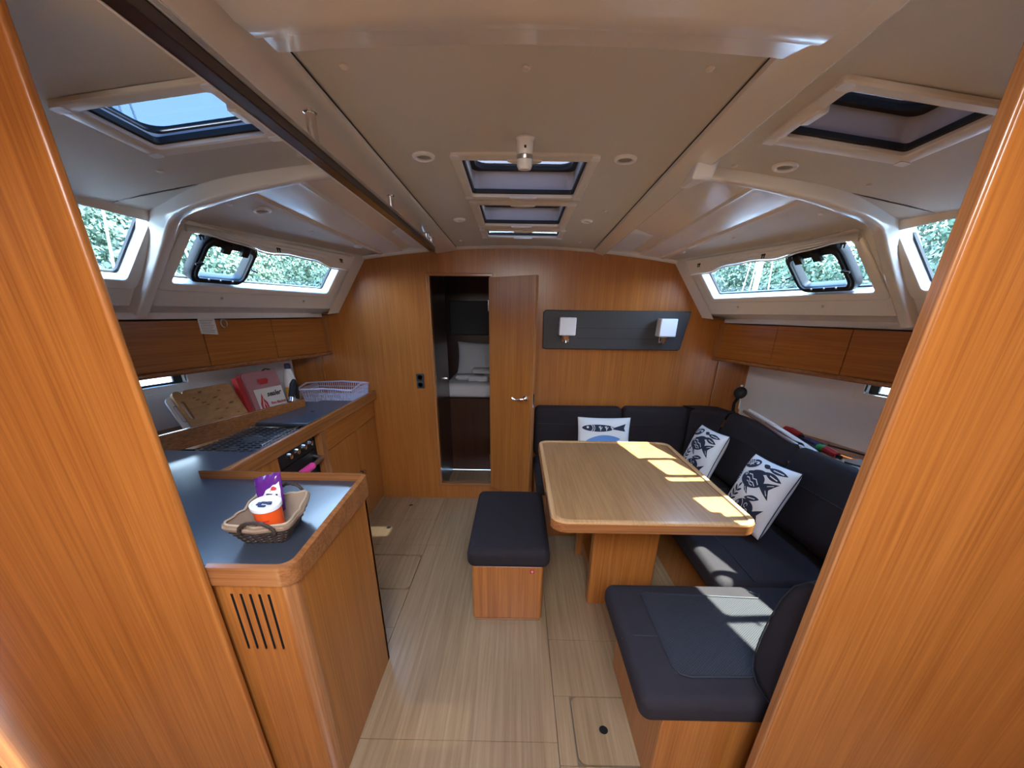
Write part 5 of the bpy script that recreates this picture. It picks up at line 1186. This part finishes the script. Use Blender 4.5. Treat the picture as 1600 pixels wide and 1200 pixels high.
# ------------------------------------------------------------------ padded panel and its two wall lamps
gp = thing('padded_wall_panel', 'long charcoal padded panel on the bulkhead behind the two lamps', 'wall panel', (0.7, 2.97, 1.38))
fy = lambda u, v, w_: (u, 2.979 - w_, v)
loopP = [(0.205, 1.515), (0.187, 1.500), (0.190, 1.262), (0.205, 1.250), (1.185, 1.250), (1.200, 1.262), (1.236, 1.512), (1.230, 1.517)]
MB().prism(loopP, fy, 0.0, 0.026).build('panel', M['grey'], gp, bevel=0.005)
for z in (1.397, 1.327):
    MB().box(0.435, 1.02, 2.9525, 2.9545, z - 0.0022, z + 0.0022).build('stitched_groove', M['rubber'], gp)
for x, lab, g in ((0.352, 'white square shaded wall lamp nearer the open door', 0), (1.050, 'white square shaded wall lamp at the right end of the dark panel', 0)):
    lm = thing('wall_lamp', lab, 'lamp', (x, 2.95, 1.34), 'wall lamps on the dark padded panel')
    MB().hexa([(x - 0.058, 2.84, 1.350), (x + 0.058, 2.84, 1.350), (x + 0.058, 2.935, 1.350), (x - 0.058, 2.935, 1.350)], [(x - 0.055, 2.845, 1.468), (x + 0.060, 2.845, 1.468), (x + 0.060, 2.935, 1.468), (x - 0.055, 2.935, 1.468)]).build('lamp_shade', M['shade'], lm, bevel=0.006)
    MB().rb(x - 0.024, x + 0.024, 2.934, 2.953, 1.30, 1.39, 0.003).build('wall_plate', M['chrome'], lm)
    MB().rb(x - 0.020, x + 0.020, 2.885, 2.936, 1.315, 1.345, 0.004).build('arm', M['chrome'], lm)
    MB().tube([(x, 2.91, 1.315), (x, 2.91, 1.298)], 0.005, 8).build('switch', M['chrome'], lm)

# ------------------------------------------------------------------ clutter on the shelf along the right hull
fn_ = thing('cabin_fan', 'black swivel fan in the corner where bulkhead meets right hull side', 'fan', (1.62, 2.9, 0.79))
MB().lathe([(0, 0), (0.04, 0), (0.045, 0.012), (0.02, 0.03), (0.014, 0.04)], (1.66, 2.90, 0.783)).build('fan_base', M['black'], fn_)
MB().tube([(1.66, 2.90, 0.81), (1.655, 2.90, 0.88), (1.66, 2.88, 0.92)], 0.012, 10).build('neck', M['black'], fn_)
MB().lathe([(0, -0.04), (0.015, -0.038), (0.02, -0.02), (0.038, -0.012), (0.044, 0.0), (0.042, 0.012), (0.03, 0.018), (0, 0.02)], (1.665, 2.87, 0.965), (-0.5, -0.8, 0.2)).build('fan_head', M['black'], fn_)
ro = thing('boat_hook', 'pair of white poles lying along the top of the right backrest', 'pole', (1.6, 2.3, 0.83))
MB().tube([(1.60, 2.60, 0.895), (1.56, 2.33, 0.893), (1.51, 2.02, 0.888), (1.535, 1.86, 0.855)], 0.011, 12).build('pole', M['white'], ro)
MB().tube([(1.575, 2.62, 0.885), (1.53, 2.33, 0.882), (1.485, 2.05, 0.878), (1.51, 1.88, 0.855)], 0.010, 12).build('pole', M['steel'], ro)
cbg = thing('white_cable', 'thin white cable looping down by the fan', 'cable', (1.69, 2.9, 0.85))
MB().tube([(1.70, 2.93, 1.0), (1.695, 2.90, 0.90), (1.68, 2.87, 0.85), (1.67, 2.82, 0.84), (1.66, 2.78, 0.80)], 0.006, 8).build('cable_run', M['white'], cbg)
MB().lathe([(0.009, 0), (0.009, 0.012), (0, 0.013)], (1.70, 2.93, 1.0), seg=10).build('plug', M['white'], cbg)
for (x, y, z, mat, lab) in ((1.685, 2.28, 0.845, 'red', 'red handled flare lying behind the white poles, nearer the fan'), (1.66, 1.96, 0.835, 'green', 'green and red grip at the near end of the white poles')):
    fr_ = thing('signal_flare', lab, 'flare', (x, y, z), 'flares on the right hull shelf')
    MB().tube([(x, y + 0.05, z), (x, y - 0.0, z + 0.004)], 0.019, 14).build('grip', M[mat], fr_)
    MB().tube([(x, y, z + 0.004), (x - 0.004, y - 0.09, z + 0.002)], [0.02, 0.016], 14).build('barrel', M['red'], fr_)
    MB().tube([(x - 0.004, y - 0.09, z), (x - 0.006, y - 0.115, z)], 0.010, 10).build('tip', M['black'], fr_)
bl_ = thing('blue_pouch', 'dark blue pouch between the two flares on the hull shelf', 'pouch', (1.7, 2.12, 0.80))
MB().rbox((1.70, 2.12, 0.815), (0.08, 0.16, 0.05), 0.02, 3).build('pouch_body', M['bluecap'], bl_)
MB().tube([(1.66, 2.05, 0.842), (1.66, 2.19, 0.842)], 0.003, 6).build('zip', M['black'], bl_)
rd = thing('fishing_rod', 'thin black rod resting along the right hull side', 'rod', (1.8, 1.8, 0.8))
MB().tube([(1.70, 2.0, 0.852), (1.83, 1.62, 0.86), (1.93, 1.30, 0.86)], [0.004, 0.005, 0.007], 8).build('rod_blank', M['black'], rd)
MB().tube([(1.815, 1.66, 0.868), (1.835, 1.60, 0.868)], 0.010, 8).build('rod_ring', M['black'], rd)
cbl = thing('white_cable', 'white cable curling out beside the near right backrest', 'cable', (1.7, 1.55, 0.8))
MB().tube([(1.58, 1.72, 0.83), (1.62, 1.62, 0.846), (1.70, 1.52, 0.83), (1.80, 1.40, 0.80)], 0.006, 8).build('cable_run', M['white'], cbl)
MB().lathe([(0.010, 0), (0.010, 0.02), (0, 0.02)], (1.58, 1.72, 0.82), seg=10).build('plug', M['white'], cbl)
bagm = thing('grey_bag', 'flat grey bag on the shelf behind the nearest right backrest', 'bag', (1.72, 1.75, 0.79))
MB().rbox((1.72, 1.72, 0.80), (0.16, 0.34, 0.035), 0.015, 3).build('bag_body', M['steel'], bagm)
MB().tube([(1.66, 1.60, 0.82), (1.68, 1.70, 0.832), (1.66, 1.82, 0.82)], 0.005, 6).build('strap', M['black'], bagm)

# ------------------------------------------------------------------ outside: water, trees, neighbouring masts
wa = MB(); wa.quad((-300, -300, -0.9), (300, -300, -0.9), (300, 300, -0.9), (-300, 300, -0.9)); wo = wa.build('harbour_water', M['water'], None); wo['kind'] = 'structure'; wo['label'] = 'still harbour water round the boat'
def crown_mesh(seed, mat, R0, N=7500):
    rnd = random.Random(seed); vs = []; fs = []
    blobs = [(Vector((rnd.uniform(-1, 1), rnd.uniform(-1, 1), rnd.uniform(-0.7, 1.0))) * R0 * 0.62, rnd.uniform(0.35, 0.6) * R0) for _ in range(14)]
    for k in range(N):
        c, r_ = blobs[k % len(blobs)]
        d = Vector((rnd.gauss(0, 1), rnd.gauss(0, 1), rnd.gauss(0, 1))).normalized(); p = c + d * r_ * rnd.uniform(0.75, 1.05)
        a = Vector((rnd.gauss(0, 1), rnd.gauss(0, 1), rnd.gauss(0, 1))).normalized(); b = a.cross(d); 
        if b.length < 0.1: continue
        b.normalize(); s_ = R0 * rnd.uniform(0.022, 0.048); i = len(vs)
        vs += [p - a * s_, p + b * s_ * 0.6, p + a * s_, p - b * s_ * 0.6]; fs.append((i, i + 1, i + 2, i + 3))
    me = bpy.data.meshes.new('crown'); me.from_pydata([tuple(v) for v in vs], [], fs); me.materials.append(mat); return me
CM = [crown_mesh(1, M['leaf'], 3.0), crown_mesh(2, M['leaf2'], 3.0), crown_mesh(3, M['leaf'], 3.0)]
rnd = random.Random(11); tk = 0
place = []
for s in (1, -1):
    for i, (d, y, k) in enumerate(((16, 4.0, 0), (15, 10.5, 1), (17, 17.5, 2), (18, 25.0, 0), (21, 34.0, 1), (15, -3.0, 2), (24, 14.0, 2), (25, 22.0, 0), (23, 7.0, 1), (26, 29.0, 1), (27, 38.0, 2), (19, 44.0, 0), (14.5, 31.5, 2), (18, 39.0, 1))):
        place.append((s * d, y, k, s, i))
kinds = ['dark green broad tree', 'light green airy tree', 'mid green bushy tree']
words = ['abeam of the boat, first in the row', 'second in the row on the bank', 'third in the row on the bank', 'fourth in the row on the bank', 'farthest ahead on the bank', 'behind the beam, aftmost of the row', 'in the back row behind the second gap', 'in the back row, farthest ahead', 'in the back row, nearest', 'back row, past the third tree', 'at the far end of the back row', 'past the far end of the first row', 'first row, beyond the fourth tree', 'first row, second beyond the fourth']
for x, y, k, s, i in place:
    t_ = thing('tree', '%s outside the %s windows, %s' % (kinds[k], names[s], words[i]), 'tree', (x, y, -0.9), 'trees outside the side windows')
    sc_ = rnd.uniform(0.95, 1.25)
    MB().tube([(x, y, -0.9), (x + 0.1, y, 1.0), (x, y + 0.1, 2.8)], [0.28, 0.2, 0.12], 8).build('trunk', M['bark'], t_)
    for q, (dx, dy, dz) in enumerate(((0, 0, 2.2), (1.0, 1.8, 4.3))):
        c_ = bpy.data.objects.new('crown', CM[(k + q) % 3]); COL.objects.link(c_); c_.parent = t_; c_.location = (dx * s, dy, dz); c_.scale = (sc_, sc_, sc_ * 0.95); c_.rotation_euler = (0, 0, rnd.uniform(0, 6)); c_['kind'] = 'stuff'
for (x, y, lab, s) in ((-7.0, 8.3, 'white mast with rigging outside the left window', -1), (8.5, 5.2, 'white mast with rigging outside the right window, aft one', 1), (9.0, 16.2, 'white mast with rigging outside the right window, forward one', 1)):
    mt_ = thing('boat_mast', lab, 'mast', (x, y, 0), 'masts of neighbouring boats')
    MB().tube([(x, y, -0.9), (x + 0.05, y, 9.0)], 0.09, 10).build('mast_tube', M['white'], mt_)
    for dy in (-1.2, 1.2, 0.5):
        MB().tube([(x, y + dy, 0.4), (x + 0.03, y, 7.5)], 0.018, 6).build('stay', M['white'], mt_)
    MB().tube([(x, y - 0.9, 3.6), (x, y + 0.9, 3.6)], 0.03, 6).build('spreader', M['white'], mt_)
    MB().rbox((x, y, -0.35), (2.4, 7.0, 1.1), 0.4, 3).build('hull', M['hullwhite'], mt_)
